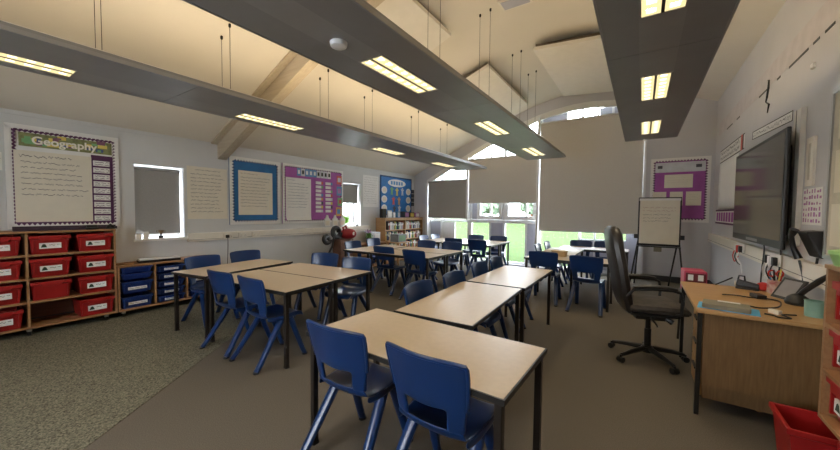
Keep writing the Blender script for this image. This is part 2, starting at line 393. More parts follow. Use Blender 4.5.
blind('roller_blind', 'middle beige roller blind ending above the two opening window sashes', -4.05, -2.20, 2.86, 1.67, BLIND, (0, YF - 0.06, 0), 0)
blind('roller_blind', 'tall wide beige roller blind nearly reaching the lowest glass, behind the flipchart', -2.13, -0.0, 3.60, 0.985, BLIND, (0, YF - 0.05, 0), 0)

# outside
m = MB(); m.box(-90, 70, YF + 0.3, 75, -0.25, -0.08); struct(m.build('lawn', [LAWN]))
random.seed(3)
def hedge_tree(x, y, h, w, label):
    t = thing('tree', label, 'tree', (x, y, -0.1), 0, 'trees beyond the lawn')
    mb = MB(); mb.tube([(0, 0, 0), (0.1, 0, h * 0.3), (0, 0.1, h * 0.6)], [0.22, 0.17, 0.09]); mb.build('trunk', BROWN, t, smooth=True)
    bm = bmesh.new(); bmesh.ops.create_icosphere(bm, subdivisions=4, radius=1)
    for v in bm.verts:
        d = v.co.normalized()
        k = 1 + 0.18 * math.sin(7 * d.x + x) * math.cos(6 * d.y + h) + 0.12 * math.sin(15 * d.z + 9 * d.x) + 0.1 * (random.random() - 0.5)
        v.co = Vector((d.x * k * w, d.y * k * w, d.z * k * h * 0.42 + h * 0.62))
    me = bpy.data.meshes.new('foliage'); bm.to_mesh(me); bm.free(); me.materials.append(HEDGE)
    o = bpy.data.objects.new('foliage', me); C.objects.link(o); o.parent = t
for i in range(9):
    hedge_tree(-36 + i * 4.3 + random.uniform(-.4, .4), 47 + (i % 2) * 6, random.uniform(4.5, 7.0), random.uniform(1.6, 2.0), 'distant leafy tree seen through the opening window sashes')

for i in range(8):
    hedge_tree(-42 + i * 6.0, 66, random.uniform(7, 9.5), 2.1, 'distant leafy tree seen through the opening window sashes')

# ------------------------------------------------------------------ ceiling rafts with lights
def raft(label, x0, x1, yn, ye, lights, wires, seams, z=2.5):
    cx = (x0 + x1) / 2
    t = thing('ceiling_raft', label, 'light raft', (cx, yn, z), 0)
    w = (x1 - x0) / 2; L = ye - yn
    mb = MB(); zz = 0.03
    lw = lights['w'] / 2; lo = lights['x'] - cx; e = 0.012; a = lw + e
    cuts = [0.0, L] + [q - yn for q in seams]
    lit = [(ya - yn - e, yb - yn + e) for ya, yb in lights['y']]
    segs = sorted(set(cuts))
    for s0, s1 in zip(segs, segs[1:]):
        g = 0.003
        mb.box(-w, lo - a, s0 + g, s1 - g, 0, zz, 0); mb.box(lo + a, w, s0 + g, s1 - g, 0, zz, 0)
        ys = s0
        for ya, yb in lit:
            if yb <= s0 or ya >= s1: continue
            if ya > ys: mb.box(lo - a, lo + a, ys + g, ya, 0, zz, 1)
            ys = yb
        if ys < s1: mb.box(lo - a, lo + a, ys, s1 - g, 0, zz, 1)
    mb.box(-w, w, 0, L, zz, zz + 0.02, 0)
    mb.build('panel', [RAFTD, RAFTM], t)
    mb = MB()
    for s in (-1, 1):
        xa = s * w
        mb.box(min(xa, xa + s * 0.012), max(xa, xa + s * 0.012), 0, L, -0.003, 0.05 if s < 0 else 0.026)
    mb.box(-w, w, L, L + 0.012, -0.003, 0.05); mb.build('edge_trim', RAFTM, t)
    mb = MB(); mb.box(w - 0.03, w - 0.018, 0, L, 0.0505, 0.062); mb.build('edge_channel', CREAM, t) if x0 < -4 else None
    for (ya, yb) in lights['y']:
        ya -= yn; yb -= yn
        l = MB(); hw = lw / 2 - 0.004; cw = 0.0225; n = int((yb - ya) / 0.088); dy = (yb - ya) / n
        for q in (lo - lw / 2 - 0.004, lo + lw / 2 + 0.004):
            yr = [ya]
            for k in range(n): yr += [ya + (k + .5) * dy - cw, ya + (k + .5) * dy + cw]
            yr.append(yb); xr = [q - hw, q - cw, q + cw, q + hw]
            l.grid([[(x, y, 0.0) for x in xr] for y in yr], 0, skip={(2 * k + 1, 1) for k in range(n)})
            for k in range(n):
                y0_, y1_ = yr[2 * k + 1], yr[2 * k + 2]; d = 0.022
                c0 = [(q - cw, y0_, 0), (q + cw, y0_, 0), (q + cw, y1_, 0), (q - cw, y1_, 0)]; c1 = [(x, y, d) for x, y, z_ in c0]
                l.add(c0 + c1, [(0, 1, 5, 4), (1, 2, 6, 5), (2, 3, 7, 6), (3, 0, 4, 7)], 0); l.add(c1, [(0, 1, 2, 3)], 2)
        l.box(lo - lw - e, lo - lw, ya - e, yb + e, -0.003, zz, 1); l.box(lo + lw, lo + lw + e, ya - e, yb + e, -0.003, zz, 1)
        l.box(lo - lw, lo + lw, ya - e, ya, -0.003, zz, 1); l.box(lo - lw, lo + lw, yb, yb + e, -0.003, zz, 1); l.box(lo - 0.008, lo + 0.008, ya, yb, -0.003, zz, 3)
        l.build('light_panel', [LIT, RAFTM, CORE, BLACK], t)
    if lights.get('up'):
        l = MB()
        uw = 0.05 if w > 0.4 else 0.02
        l.box(lights['up'][0] - cx - uw, lights['up'][0] - cx + uw, 0.3, L - 0.3, 0.055, 0.075)
        l.build('uplight_tube', UPLIT, t)
    for (wx, wy) in wires:
        mb = MB(); ztop = zc(wx) - z
        mb.cyl((wx - cx, wy - yn, zz), (wx - cx, wy - yn, ztop), 0.0024, n=6)
        mb.lathe((wx - cx, wy - yn, ztop - 0.035), [(0.008, 0), (0.014, 0.01), (0.014, 0.04)], 8)
        mb.build('wire', BLACKM, t)
    return t
raft('long dark raft with three small lights hung nearest the left wall boards', -4.08, -3.27, -1.2, 7.9, {'x': -3.86, 'w': 0.21, 'y': [(0.0, 0.72), (2.06, 2.86), (4.4, 5.13), (6.35, 7.15)], 'up': (-3.55,)},
     [(x, y) for y in (0.9, 1.96, 3.35, 4.3, 5.7, 6.9) for x in (-4.03, -3.85)], [1.4, 4.0, 6.6])
raft('middle wide dark raft carrying the smoke detector and two-tube lights', -2.0, -1.275, -1.2, 7.0, {'x': -1.64, 'w': 0.20, 'y': [(-0.2, 0.6), (1.815, 2.565), (3.78, 4.53), (5.7, 6.55)], 'up': (-1.7,)},
     [(x, y) for y in (1.6, 3.05, 4.39, 5.78, 6.75) for x in (-1.95, -1.8)], [0.5, 3.17, 5.55])
raft('narrow dark raft with square paired lights, hung nearest the right wall', -0.23, 0.37, -1.2, 5.92, {'x': 0.06, 'w': 0.19, 'y': [(-0.1, 0.6), (1.5, 2.24), (3.215, 3.87), (4.78, 5.5)], 'up': (0.05,)},
     [(x, y) for y in (0.6, 2.0, 3.6, 5.2) for x in (-0.02, 0.15)], [0.0, 2.74])
m = MB(); m.lathe((0, 0, 0), [(0.028, -0.034), (0.05, -0.026), (0.056, -0.008), (0.056, 0.0)], 20); put(tag(m.build('smoke_detector', WHITE, smooth=True), 'round white smoke detector under the middle dark raft', 'smoke detector'), (-1.66, 1.53, 2.5))
def acoustic(label, x0, x1, y0, y1, gap=0.16):
    mb = MB(); n = 10; th = 0.05
    c = lambda x: zc(x0) + (zc(x1) - zc(x0)) * (x - x0) / (x1 - x0)
    t = thing('acoustic_panel', label, 'ceiling panel', ((x0 + x1) / 2, y0, c((x0 + x1) / 2) - gap))
    cx, cz = (x0 + x1) / 2, c((x0 + x1) / 2) - gap
    def quad(mb, a, b, ya, yb, d0, d1, mi): mb.hexa([(x - cx, y - y0, c(x) - gap + d - cz) for d in (d0, d1) for x, y in ((a, ya), (b, ya), (b, yb), (a, yb))], mi)
    quad(mb, x0, x1, y0, y1, 0, th, 0); mb.build('panel', RAFT, t)
    mb = MB(); e = 0.03
    quad(mb, x0 + e, x1 - e, y0 + e, y1 - e, th, 0.10, 0); mb.build('backing_frame', PANB, t)
acoustic('flat white acoustic panel hung above the middle raft near the top edge', -3.25, -2.33, 1.95, 4.25)
acoustic('diamond-looking white acoustic panel hung beyond the middle raft, toward the far window', -3.25, -2.28, 5.5, 7.88)
acoustic('white acoustic panel hung just left of the narrow right raft', -1.55, -0.45, 5.6, 8.15)
m = MB(); m.box(-0.2, 0.2, -0.12, 0.12, -0.025, 0.03, 0); m.box(-0.17, 0.17, -0.09, 0.09, -0.03, -0.025, 1); put(tag(m.build('ceiling_vent', [RAFT, PANELG]), 'small flat vent on the vaulted ceiling at the top edge', 'vent'), (-1.47, 4.42, 4.20))

# ------------------------------------------------------------------ tables
def make_table():
    t = thing('classroom_table', '', 'table', (0, 0, 0), 0)
    L, W, H, th = 1.235, 0.615, 0.695, 0.026
    mb = MB(); mb.box(-L / 2 + 0.008, L / 2 - 0.008, -W / 2 + 0.008, W / 2 - 0.008, H - th, H); mb.build('tabletop', TOP, t, bevel=0.002)
    mb = MB(); e = 0.008
    for s in (-1, 1):
        a, b = sorted((s * (L / 2 - e), s * L / 2)); mb.box(a, b, -W / 2, W / 2, H - th, H - 0.001)
        a, b = sorted((s * (W / 2 - e), s * W / 2)); mb.box(-L / 2 + e, L / 2 - e, a, b, H - th, H - 0.001)
    mb.build('edge_band', BLACK, t)
    mb = MB(); z0, z1 = H - th - 0.025, H - th
    for s in (-1, 1):
        mb.box(-L / 2 + 0.05, L / 2 - 0.05, s * (W / 2 - 0.06) - 0.01, s * (W / 2 - 0.06) + 0.01, z0, z1)
        mb.box(s * (L / 2 - 0.06) - 0.01, s * (L / 2 - 0.06) + 0.01, -W / 2 + 0.05, W / 2 - 0.05, z0, z1)
    mb.build('frame', LEGM, t)
    for sx in (-1, 1):
        for sy in (-1, 1):
            mb = MB(); x, y = sx * (L / 2 - 0.033), sy * (W / 2 - 0.033); h = 0.017
            mb.box(x - h, x + h, y - h, y + h, 0.012, H - th, 0); mb.box(x - h - .002, x + h + .002, y - h - .002, y + h + .002, 0, 0.02, 1)
            mb.build('leg', [LEGM, BLACK], t, bevel=0.003)
    return t
tab0 = make_table()
TABLES = [
 (-1.025, 1.553, -1.7, 'front-most beige table, set crosswise with two blue chairs tucked in'),
 (-1.205, 2.53, 92.5, 'beige table running lengthwise from the back edge of the front-most table'),
 (-1.215, 3.80, 90.5, 'beige table second behind the front-most table, its far end free'),
 (-4.29, 2.25, 99, 'beige table at the left end of the block by the blue tray unit, turned lengthwise'),
 (-3.22, 2.02, 4.5, 'near right table of the left block, with two chairs at its front'),
 (-3.27, 2.64, 4.5, 'rear right table of the left block, before two half-hidden chairs'),
 (-4.30, 4.97, 91, 'table end nearest the red bag in the block before the bookshelf'),
 (-3.34, 4.645, 0, 'front right table of the block before the bookshelf'),
 (-3.34, 5.275, 0, 'back right table of the block before the bookshelf'),
 (-4.28, 7.42, 90, 'table nearest the bookshelf in the farthest block by the windows'),
 (-3.30, 7.10, 0, 'front table of the farthest block, pale with window glare'),
 (-3.30, 7.75, 0, 'rearmost table below the two opening window sashes'),
 (-0.95, 5.72, -1, 'table with the small tan box on it, in front of the tall right blind'),
 (-1.235, 6.68, 90, 'lengthwise table between the tan box table and the rearmost table by the tall blind'),
 (-0.80, 7.63, 0, 'rearmost right table, seen just past the office chair back'),
]
for i, (x, y, rz, lab) in enumerate(TABLES):
    if i == 0: put(tab0, (x, y, 0), rz); tab0['label'] = lab; tab0['group'] = 'beige classroom tables'
    else: dup(tab0, (x, y, 0), rz, lab)
# ------------------------------------------------------------------ chairs
def make_chair():
    t = thing('school_chair', '', 'chair', (0, 0, 0), 0)
    # seat pan: profile (y, z, half width)
    prof = [(0.212, 0.385, 0.165), (0.207, 0.415, 0.182), (0.175, 0.431, 0.193), (0.09, 0.428, 0.197), (0.0, 0.42, 0.197), (-0.09, 0.417, 0.192), (-0.15, 0.424, 0.187), (-0.185, 0.447, 0.183), (-0.203, 0.485, 0.181)]
    N = 8; P = []
    for i, (y, z, w) in enumerate(prof):
        row = []
        for j in range(N + 1):
            u = -1 + 2 * j / N
            dz = 0.016 * abs(u) ** 3 - 0.006 * (1 - u * u) if 1 < i < 7 else 0.0
            dy = 0.03 * u * u if i >= 6 else 0
            row.append((u * w, y + dy * (i - 5) / 3 if i >= 6 else y, z + dz))
        P.append(row)
    mb = MB(); mb.grid(P)
    # down-turned side skirts
    for s in (0, N):
        sg = -1 if s == 0 else 1
        mb.grid([[P[i][s] for i in range(1, 8)], [(P[i][s][0] + sg * 0.003, P[i][s][1], P[i][s][2] - 0.035) for i in range(1, 8)]])
    mb.build('seat', BLUE, t, smooth=True, solid=0.010, sub=2)
    # backrest with the open slot above the seat
    prof = [(-0.200, 0.470, 0.180), (-0.207, 0.500, 0.182), (-0.213, 0.535, 0.187), (-0.218, 0.572, 0.193), (-0.225, 0.615, 0.199), (-0.237, 0.68, 0.205), (-0.252, 0.755, 0.211), (-0.262, 0.795, 0.211), (-0.266, 0.806, 0.206)]
    P = []
    for i, (y, z, w) in enumerate(prof):
        row = []
        for j in range(15):
            u = -1 + 2 * j / 14
            row.append((u * w, y + 0.042 * u * u, z - (0.010 * u ** 4 if i > 5 else 0) + (0.018 * u * u if i == 3 else 0.008 * u * u if i == 4 else 0)))
        P.append(row)
    skip = {(i, j) for i in (0, 1, 2) for j in range(3, 11)}
    mb = MB(); mb.grid(P, skip=skip)
    o = mb.build('backrest', BLUE, t, smooth=True, solid=0.020, sub=2)
    rim = [P[i][0] for i in range(3, 9)] + [P[8][j] for j in range(1, 14)] + [P[i][14] for i in range(8, 2, -1)]
    mb = MB(); mb.tube([(p[0], p[1] - 0.001, p[2]) for p in rim], 0.0105, 8)
    mb.build('rim', BLUE, o, smooth=True)
    for sx in (-1, 1):
        for (ya, yb, xb) in ((-0.01, -0.285, 0.215), (0.07, 0.215, 0.195)):
            mb = MB(); pts = []; rr = []
            for k in range(7):
                f = k / 6; pts.append((sx * (0.168 + (xb - 0.168) * f), ya + (yb - ya) * f, 0.412 - 0.412 * f + (0.012 if k == 6 else 0))); rr.append(0.034 - 0.008 * f)
            mb.tube(pts, rr, 10, 0, True, 0.8)
            f = pts[-1]; mb.cyl((f[0], f[1], 0.0), (f[0], f[1], 0.016), 0.027, 0.0265, 10, 1)
            mb.build('leg', [BLUE, BLACK], t, smooth=True)
    return t
ch0 = make_chair()
# x, y of the backrest top, facing angle (0 = facing the windows, 90 = facing the left wall)
CH = [
 (-1.345, 1.17, 1, 'blue chair tucked in at the left of the front-most table'),
 (-0.775, 1.165, -2, 'blue chair nearest the camera, second along the front-most table'),
 (-3.48, 1.60, 3, 'blue chair at the left block front, the one of the pair nearer the blue trays'),
 (-2.95, 1.61, -2, 'blue chair at the left block front, the one of the pair nearer the aisle'),
 (-4.78, 2.03, -86, 'blue chair standing right beside the blue tray unit'),
 (-4.90, 2.66, -92, 'blue chair under the wall sockets and blue display board'),
 (-3.74, 3.22, 196, 'blue chair behind the left block, under the purple board'),
 (-3.06, 3.16, 192, 'blue chair behind the left block at its aisle corner'),
 (-1.60, 2.33, -88, 'nearest of four blue chairs along the lengthwise row, by the front-most table'),
 (-1.58, 2.94, -90, 'second of four blue chairs along the lengthwise row'),
 (-1.64, 3.70, -90, 'third of four blue chairs along the lengthwise row'),
 (-1.64, 4.25, -88, 'last of four blue chairs along the lengthwise row'),
 (-3.68, 4.37, 2, 'blue chair first of the pair at the front of the bookshelf block'),
 (-2.98, 4.26, -2, 'blue chair second of the pair at the front of the bookshelf block, by the aisle'),
 (-4.82, 4.78, -90, 'blue chair with window shine right behind the red bag'),
 (-4.97, 5.55, -90, 'blue chair with window shine at the bookshelf block, second past the red bag'),
 (-3.72, 5.90, 180, 'blue chair behind the bookshelf block, below the bookshelf end'),
 (-3.14, 5.95, 178, 'blue chair behind the bookshelf block at its aisle corner'),
 (-3.58, 6.74, 2, 'blue chair at the farthest block front, half hidden by the bookshelf block chairs'),
 (-2.99, 6.72, 0, 'blue chair fully seen from behind at the farthest block corner'),
 (-4.66, 7.12, -90, 'shiny blue chair end-on to the bookshelf, nearer one'),
 (-4.68, 7.72, -90, 'shiny blue chair end-on to the bookshelf, nearer the window glass'),
 (-3.62, 8.16, 180, 'blue chair against the window glass, below the first opening sash'),
 (-3.00, 8.16, 182, 'blue chair against the window glass, below the second opening sash'),
 (-1.26, 5.33, 2, 'blue chair at the tan box table, first of its front pair'),
 (-0.64, 5.16, -4, 'blue chair at the tan box table, beside the office chair back'),
 (-1.69, 6.60, -88, 'narrow-looking blue chair side-on beside the tan box table, nearer one'),
 (-1.68, 7.30, -90, 'narrow-looking blue chair side-on just beyond its twin, nearer the lawn'),
 (-1.10, 8.13, 180, 'blue chair behind the rearmost right table, below the tall blind'),
 (-0.62, 8.13, 180, 'blue chair behind the rearmost right table, partly hidden by the office chair'),
]
for i, (x, y, a, lab) in enumerate(CH):
    d = Vector((-math.sin(R(a)), math.cos(R(a)))) * 0.26
    loc = (x + d.x, y + d.y, 0)
    if i == 0: put(ch0, loc, a); ch0['label'] = lab; ch0['group'] = 'blue school chairs'
    else: dup(ch0, loc, a, lab)
m = MB(); m.box(-0.11, 0.11, -0.06, 0.06, 0, 0.09, 0); m.box(-0.115, 0.115, -0.065, 0.065, 0.075, 0.095, 0)
put(tag(m.build('card_box', mat('tan_card', (0.55, 0.42, 0.26), 0.7), bevel=0.003), 'small tan cardboard box on the table before the tall blind', 'box'), (-1.12, 5.88, 0.6955), -8)

# ------------------------------------------------------------------ paper / text helpers  (front face is -y, x to the right, z up)
def scrib(mb, x0, x1, z1, n, dz, y=-0.004, m=1, amp=0.012, th=0.006, seed=0, ragged=True):
    r = random.Random(seed)
    for i in range(n):
        z = z1 - i * dz; xe = x1 - (r.random() * 0.22 * (x1 - x0) if ragged else 0)
        x = x0
        while x < xe - 0.01:
            L = r.uniform(0.03, 0.10); e = min(x + L, xe); k = max(3, int((e - x) / 0.0075))
            pts = [(x + (e - x) * j / k, z + r.uniform(-amp, amp)) for j in range(k + 1)]
            for (a, p), (b, q) in zip(pts, pts[1:]):
                mb.add([(a, y, p - th / 2), (b, y, q - th / 2), (b, y, q + th / 2), (a, y, p + th / 2)], [(0, 1, 2, 3)], m)
            x = e + r.uniform(0.010, 0.018)
def scallop(mb, x0, x1, z0, z1, w=0.05, step=0.05, y0=-0.012, y1=-0.004, m=0):
    # border strip with a zigzag inner edge
    def strip(ax, a0, a1, inner, outer):
        n = max(2, round((a1 - a0) / step)); d = (a1 - a0) / n
        sg = 1 if inner > outer else -1
        for i in range(n):
            p0, p1, pm = a0 + i * d, a0 + (i + 1) * d, a0 + (i + .5) * d
            poly = [(p0, outer), (p1, outer), (p1, inner - sg * w * 0.45), (pm, inner), (p0, inner - sg * w * 0.45)]
            if ax == 'z': poly = [(b, a) for a, b in poly]
            mb.prism_y(poly, y0, y1, m)
    strip('x', x0, x1, z1 - w, z1); strip('x', x0, x1, z0 + w, z0)
    strip('z', z0 + w * .5, z1 - w * .5, x0 + w, x0); strip('z', z0 + w * .5, z1 - w * .5, x1 - w, x1)
def text(s, size, parent, name, material, loc, bold=0.0, extrude=0.001):
    cu = bpy.data.curves.new(name, 'FONT'); cu.body = s; cu.size = size; cu.extrude = extrude; cu.align_x = 'CENTER'; cu.offset = bold
    to = bpy.data.objects.new(name, cu); C.objects.link(to)
    dg = bpy.context.evaluated_depsgraph_get(); me = bpy.data.meshes.new_from_object(to.evaluated_get(dg))
    bpy.data.objects.remove(to)
    me.materials.clear(); me.materials.append(material)
    o = bpy.data.objects.new(name, me); C.objects.link(o); o.parent = parent; o.location = loc; o.rotation_euler = (R(90), 0, 0)
    return o
def sheet(mb, x0, x1, z0, z1, y0=-0.006, m=0, th=0.003): mb.box(x0, x1, y0 - th, y0, z0, z1, m)
LW = lambda y, z: (XL, y, z)

# geography board (local origin = lower left corner on the wall)
b = thing('display_board', 'purple bordered board headed Geography above the red trays', 'display board', LW(0.55, 1.175), 90)
w, h = 0.97, 1.19
m = MB(); m.box(0, w, -0.018, -0.001, 0, h, 0); m.build('backing', [PAPERW], b)
m = MB(); m.box(0.06, w - 0.05, -0.021, -0.018, 0.0, 0.09, 0); m.box(0.70, w - 0.06, -0.021, -0.018, 0.09, 0.93, 0); m.build('purple_paper', [PURPD], b)
m = MB(); scallop(m, 0.05, w - 0.03, 0.02, h - 0.05, 0.035, 0.04, -0.029, -0.0262); m.build('dark_border', [PURPD], b)
m = MB(); scallop(m, 0.0, w, 0.0, h, 0.062, 0.04, -0.0325, -0.0292); m.build('scalloped_border', [PAPERW], b)
m = MB(); sheet(m, 0.10, 0.90, h - 0.24, h - 0.085, -0.0295, 0)
r = random.Random(4)
for i in range(26):
    x = 0.11 + r.random() * 0.72; z = h - 0.23 + r.random() * 0.11; sheet(m, x, x + 0.03 + r.random() * 0.07, z, z + 0.02 + r.random() * 0.03, -0.0325 - i * 0.00005, 1 + i % 4, 0.0005)
hd = m.build('heading_strip', [mat('olive_photo', (0.22, 0.24, 0.10), 0.6, vary=0.3, scale=20), CARD_COLS[3], CARD_COLS[2], mat('sea_photo', (0.08, 0.12, 0.25), 0.6), mat('dusk_photo', (0.22, 0.10, 0.16), 0.6)], b)
text('Geography', 0.125, b, 'heading_lettering', mat('heading_white', (0.85, 0.82, 0.72), 0.6), (0.475, -0.0365, h - 0.205), bold=0.003)
m = MB(); sheet(m, 0.06, 0.70, 0.075, 0.90, -0.0295, 0); scrib(m, 0.10, 0.52, 0.84, 1, 0.1, -0.0335, 1, 0.016, 0.008, 2, False); scrib(m, 0.11, 0.67, 0.77, 7, 0.062, -0.0335, 1, 0.010, 0.0062, 5); m.build('flip_sheet', [PAPER, INK], b)
for c in range(1):
    for i in range(9):
        m = MB(); z = 0.86 - i * 0.089; sheet(m, 0.715, 0.875, z - 0.066, z, -0.0295, 0); scrib(m, 0.73, 0.87, z - 0.02, 2, 0.03, -0.033, 1, 0.007, 0.006, i, False)
        m.build('word_card', [PAPERW, PURPD], b)
# small paper left of it
m = MB(); sheet(m, 0, 0.16, 0, 0.2, -0.001); scrib(m, 0.02, 0.15, 0.17, 4, 0.045, -0.005, 1, 0.01, 0.006, 3)
tag(put(m.build('wall_notice', [PAPERW, INK]), LW(0.37, 1.83), 90), 'small white notice cut by the left edge, beside the Geography board', 'notice')
# posters on left wall
m = MB(); sheet(m, 0, 0.61, 0, 0.84, -0.002); scrib(m, 0.12, 0.5, 0.79, 1, 0.1, -0.006, 1, 0.012, 0.006, 9, False); scrib(m, 0.05, 0.57, 0.72, 11, 0.06, -0.006, 1, 0.011, 0.0062, 11)
tag(put(m.build('handwritten_poster', [PAPER, INK]), LW(2.34, 1.26), 90), 'cream handwritten sheet between the first window and the blue board', 'poster')
b = thing('display_board', 'deep blue board with one handwritten sheet and white scalloped border', 'display board', LW(2.98, 1.155), 90)
w, h = 0.97, 1.19
m = MB(); m.box(0, w, -0.018, -0.001, 0, h, 0); m.build('backing', [BLUEB], b)
m = MB(); scallop(m, 0, w, 0, h, 0.075, 0.052, -0.024, -0.019); m.build('scalloped_border', [PAPERW], b)
m = MB(); scallop(m, 0.042, w - 0.042, 0.042, h - 0.042, 0.05, 0.052, -0.0205, -0.0185); m.build('inner_dark_border', [NAVY], b)  # dark zigzag strip just inside the white border
m = MB(); sheet(m, 0.15, 0.80, 0.17, 0.96, -0.021); scrib(m, 0.19, 0.5, 0.91, 1, 0.1, -0.025, 1, 0.012, 0.006, 1, False); scrib(m, 0.19, 0.77, 0.84, 10, 0.057, -0.025, 1, 0.010, 0.0062, 21); m.build('flip_sheet', [PAPER, INK], b)
b = thing('display_board', 'purple board with letter cards and a curling handwritten sheet', 'display board', LW(4.0, 1.15), 90)
w, h = 1.60, 1.20
m = MB(); m.box(0, w, -0.018, -0.001, 0, h, 0); m.build('backing', [PURPLE], b)
m = MB(); scallop(m, 0, w, 0, h, 0.06, 0.052, -0.024, -0.019); m.build('scalloped_border', [PAPERW], b)
m = MB(); scallop(m, 0.03, w - 0.03, 0.03, h - 0.03, 0.045, 0.052, -0.0205, -0.0185); m.build('inner_dark_border', [PURPD], b)
m = MB()
P = [[(x, -0.022 - (0.06 * max(0, (0.14 - z)) / 0.14 * (1 if x < 0.5 else 0.4) if z < 0.14 else 0), z) for z in (0.06, 0.1, 0.14, 0.3, 0.6, 0.93)] for x in (0.07, 0.25, 0.45, 0.68)]
m.grid(P); scrib(m, 0.11, 0.28, 0.88, 1, 0.1, -0.0235, 1, 0.012, 0.006, 1, False); scrib(m, 0.12, 0.64, 0.81, 9, 0.06, -0.0235, 1, 0.010, 0.0062, 22); m.build('flip_sheet', [PAPERW, INKB], b)
cols = [CARD_COLS[1], CARD_COLS[5], CARD_COLS[1], CARD_COLS[1], CARD_COLS[1], CARD_COLS[5], CARD_COLS[5], CARD_COLS[5], PAPERW]
for i in range(9):
    m = MB(); x = 0.33 + i * 0.10; sheet(m, x, x + 0.092, 0.98, 1.135, -0.0245, 0); sheet(m, x + 0.02, x + 0.07, 1.02, 1.10, -0.0275, 1, 0.001)
    m.build('letter_card', [cols[i], PAPERW if i in (0, 2, 3, 4) else INKD], b)
for i in range(8):
    m = MB(); z = 0.90 - i * 0.088; sheet(m, 0.80, 1.0, z - 0.06, z, -0.0245, 0); sheet(m, 0.95, 1.0, z - .06, z, -0.028, 1, .001); m.build('word_card', [PAPERW, CARD_COLS[(i * 3) % 8]], b)
    m = MB(); sheet(m, 1.07, 1.27, z - 0.06, z, -0.0245, 0); sheet(m, 1.22, 1.27, z - .06, z, -0.028, 1, .001); m.build('word_card', [PAPERW, CARD_COLS[(i * 5 + 1) % 8]], b)
for i, (x, z, s, c) in enumerate([(1.40, 0.88, 0.15, 0), (1.40, 0.62, 0.16, 1), (1.43, 0.38, 0.14, 3), (1.38, 0.14, 0.16, 4)]):
    m = MB(); sheet(m, x, x + s, z, z + s * 1.3, -0.0245, 0); sheet(m, x + .03, x + s - .03, z + .05, z + s, -0.0275, 1, .001); m.build('picture_card', [CARD_COLS[c], CARD_COLS[(c + 5) % 8]], b)
for i in range(3):
    m = MB(); m.box(0, 0.15, -0.03, -0.001, 0, 0.17, 0); m.box(0.02, 0.13, -0.034, -0.03, 0.02, 0.12, 1)
    m.prism_y([(0.03, 0.17), (0.12, 0.17), (0.09, 0.25), (0.06, 0.25)], -0.03, -0.001, 0)
    tag(put(m.build('card_pouch', [PAPERW, PAPER], bevel=.004), (XL + 0.036, 5.02 + i * 0.23, 1.065), 90), ['first', 'second', 'third'][i] + ' clear card pouch from the blue board end, hung below the purple board', 'pouch', 'card pouches under the purple board')
m = MB(); sheet(m, 0, 0.60, 0, 0.82, -0.002); scrib(m, 0.05, 0.57, 0.76, 12, 0.06, -0.006, 1, 0.011, 0.004, 31)
tag(put(m.build('handwritten_poster', [PAPERW, INK]), LW(6.3, 1.52), 90), 'white handwritten sheet between the narrow window and the bright blue board', 'poster')
b = thing('display_board', 'bright blue board with white discs above the bookshelf', 'display board', LW(6.96, 1.30), 90)
w, h = 1.47, 1.10
m = MB(); m.box(0, w, -0.018, -0.001, 0, h, 0); m.build('backing', [BLUEL], b)
m = MB(); scallop(m, 0, w, 0, h, 0.045, 0.05, -0.024, -0.019); m.build('scalloped_border', [NAVY], b)
def disc(mb, cx, cz, rx, rz_, y, mi, n=20, th=.003): mb.prism_y([(cx + rx * math.cos(2 * math.pi * k / n), cz + rz_ * math.sin(2 * math.pi * k / n)) for k in range(n)], y - th, y, mi)
m = MB(); disc(m, 0.74, 0.92, 0.42, 0.11, -0.0205, 0)
for k in range(5): sheet(m, 0.45 + k * 0.12, 0.53 + k * 0.12, 0.87, 0.97, -0.0238, 1, .001)
m.build('heading_oval', [PAPERW, CARD_COLS[1]], b)
for sx in (0.17, 1.30):
    for k in range(3):
        m = MB(); disc(m, sx, 0.70 - k * 0.25, 0.12, 0.10, -0.0205, 0); disc(m, sx, 0.70 - k * .25, 0.08, .065, -0.0238, 1, th=.001); m.build('paper_plate', [PAPERW, PAPER], b)
for i, (x, z, c) in enumerate([(0.58, 0.40, 0), (0.84, 0.40, 4), (0.74, 0.66, 2), (0.5, .68, 3), (1.0, .68, 5), (0.62, .14, 7), (0.86, .16, 5)]):
    m = MB(); disc(m, x, z + 0.09, 0.035, 0.035, -0.0205, 0, 12); m.prism_y([(x - 0.05, z - 0.1), (x - 0.01, z - 0.1), (x, z - 0.03), (x + 0.01, z - 0.1), (x + 0.05, z - 0.1), (x + 0.035, z + 0.02), (x + 0.08, z + 0.07), (x + .07, z + .09), (x, z + 0.05), (x - .07, z + .09), (x - 0.08, z + 0.07), (x - 0.035, z + 0.02)], -0.0235, -0.0205, 0)
    m.build('paper_figure', [CARD_COLS[c]], b)
for k in range(4):
    m = MB(); m.box(0, 0.13, -0.012, -0.001, 0, 0.11, 0); m.box(0.02, 0.11, -0.014, -0.012, 0.02, 0.09, 1)
    tag(put(m.build('wall_frame', [BLACK, CARD_COLS[7]]), LW(8.455, 1.58 + k * 0.13), 90), ['lowest', 'second lowest', 'second highest', 'topmost'][k] + ' small black frame in the column beside the bright blue board', 'picture frame', 'small black frames in a column')

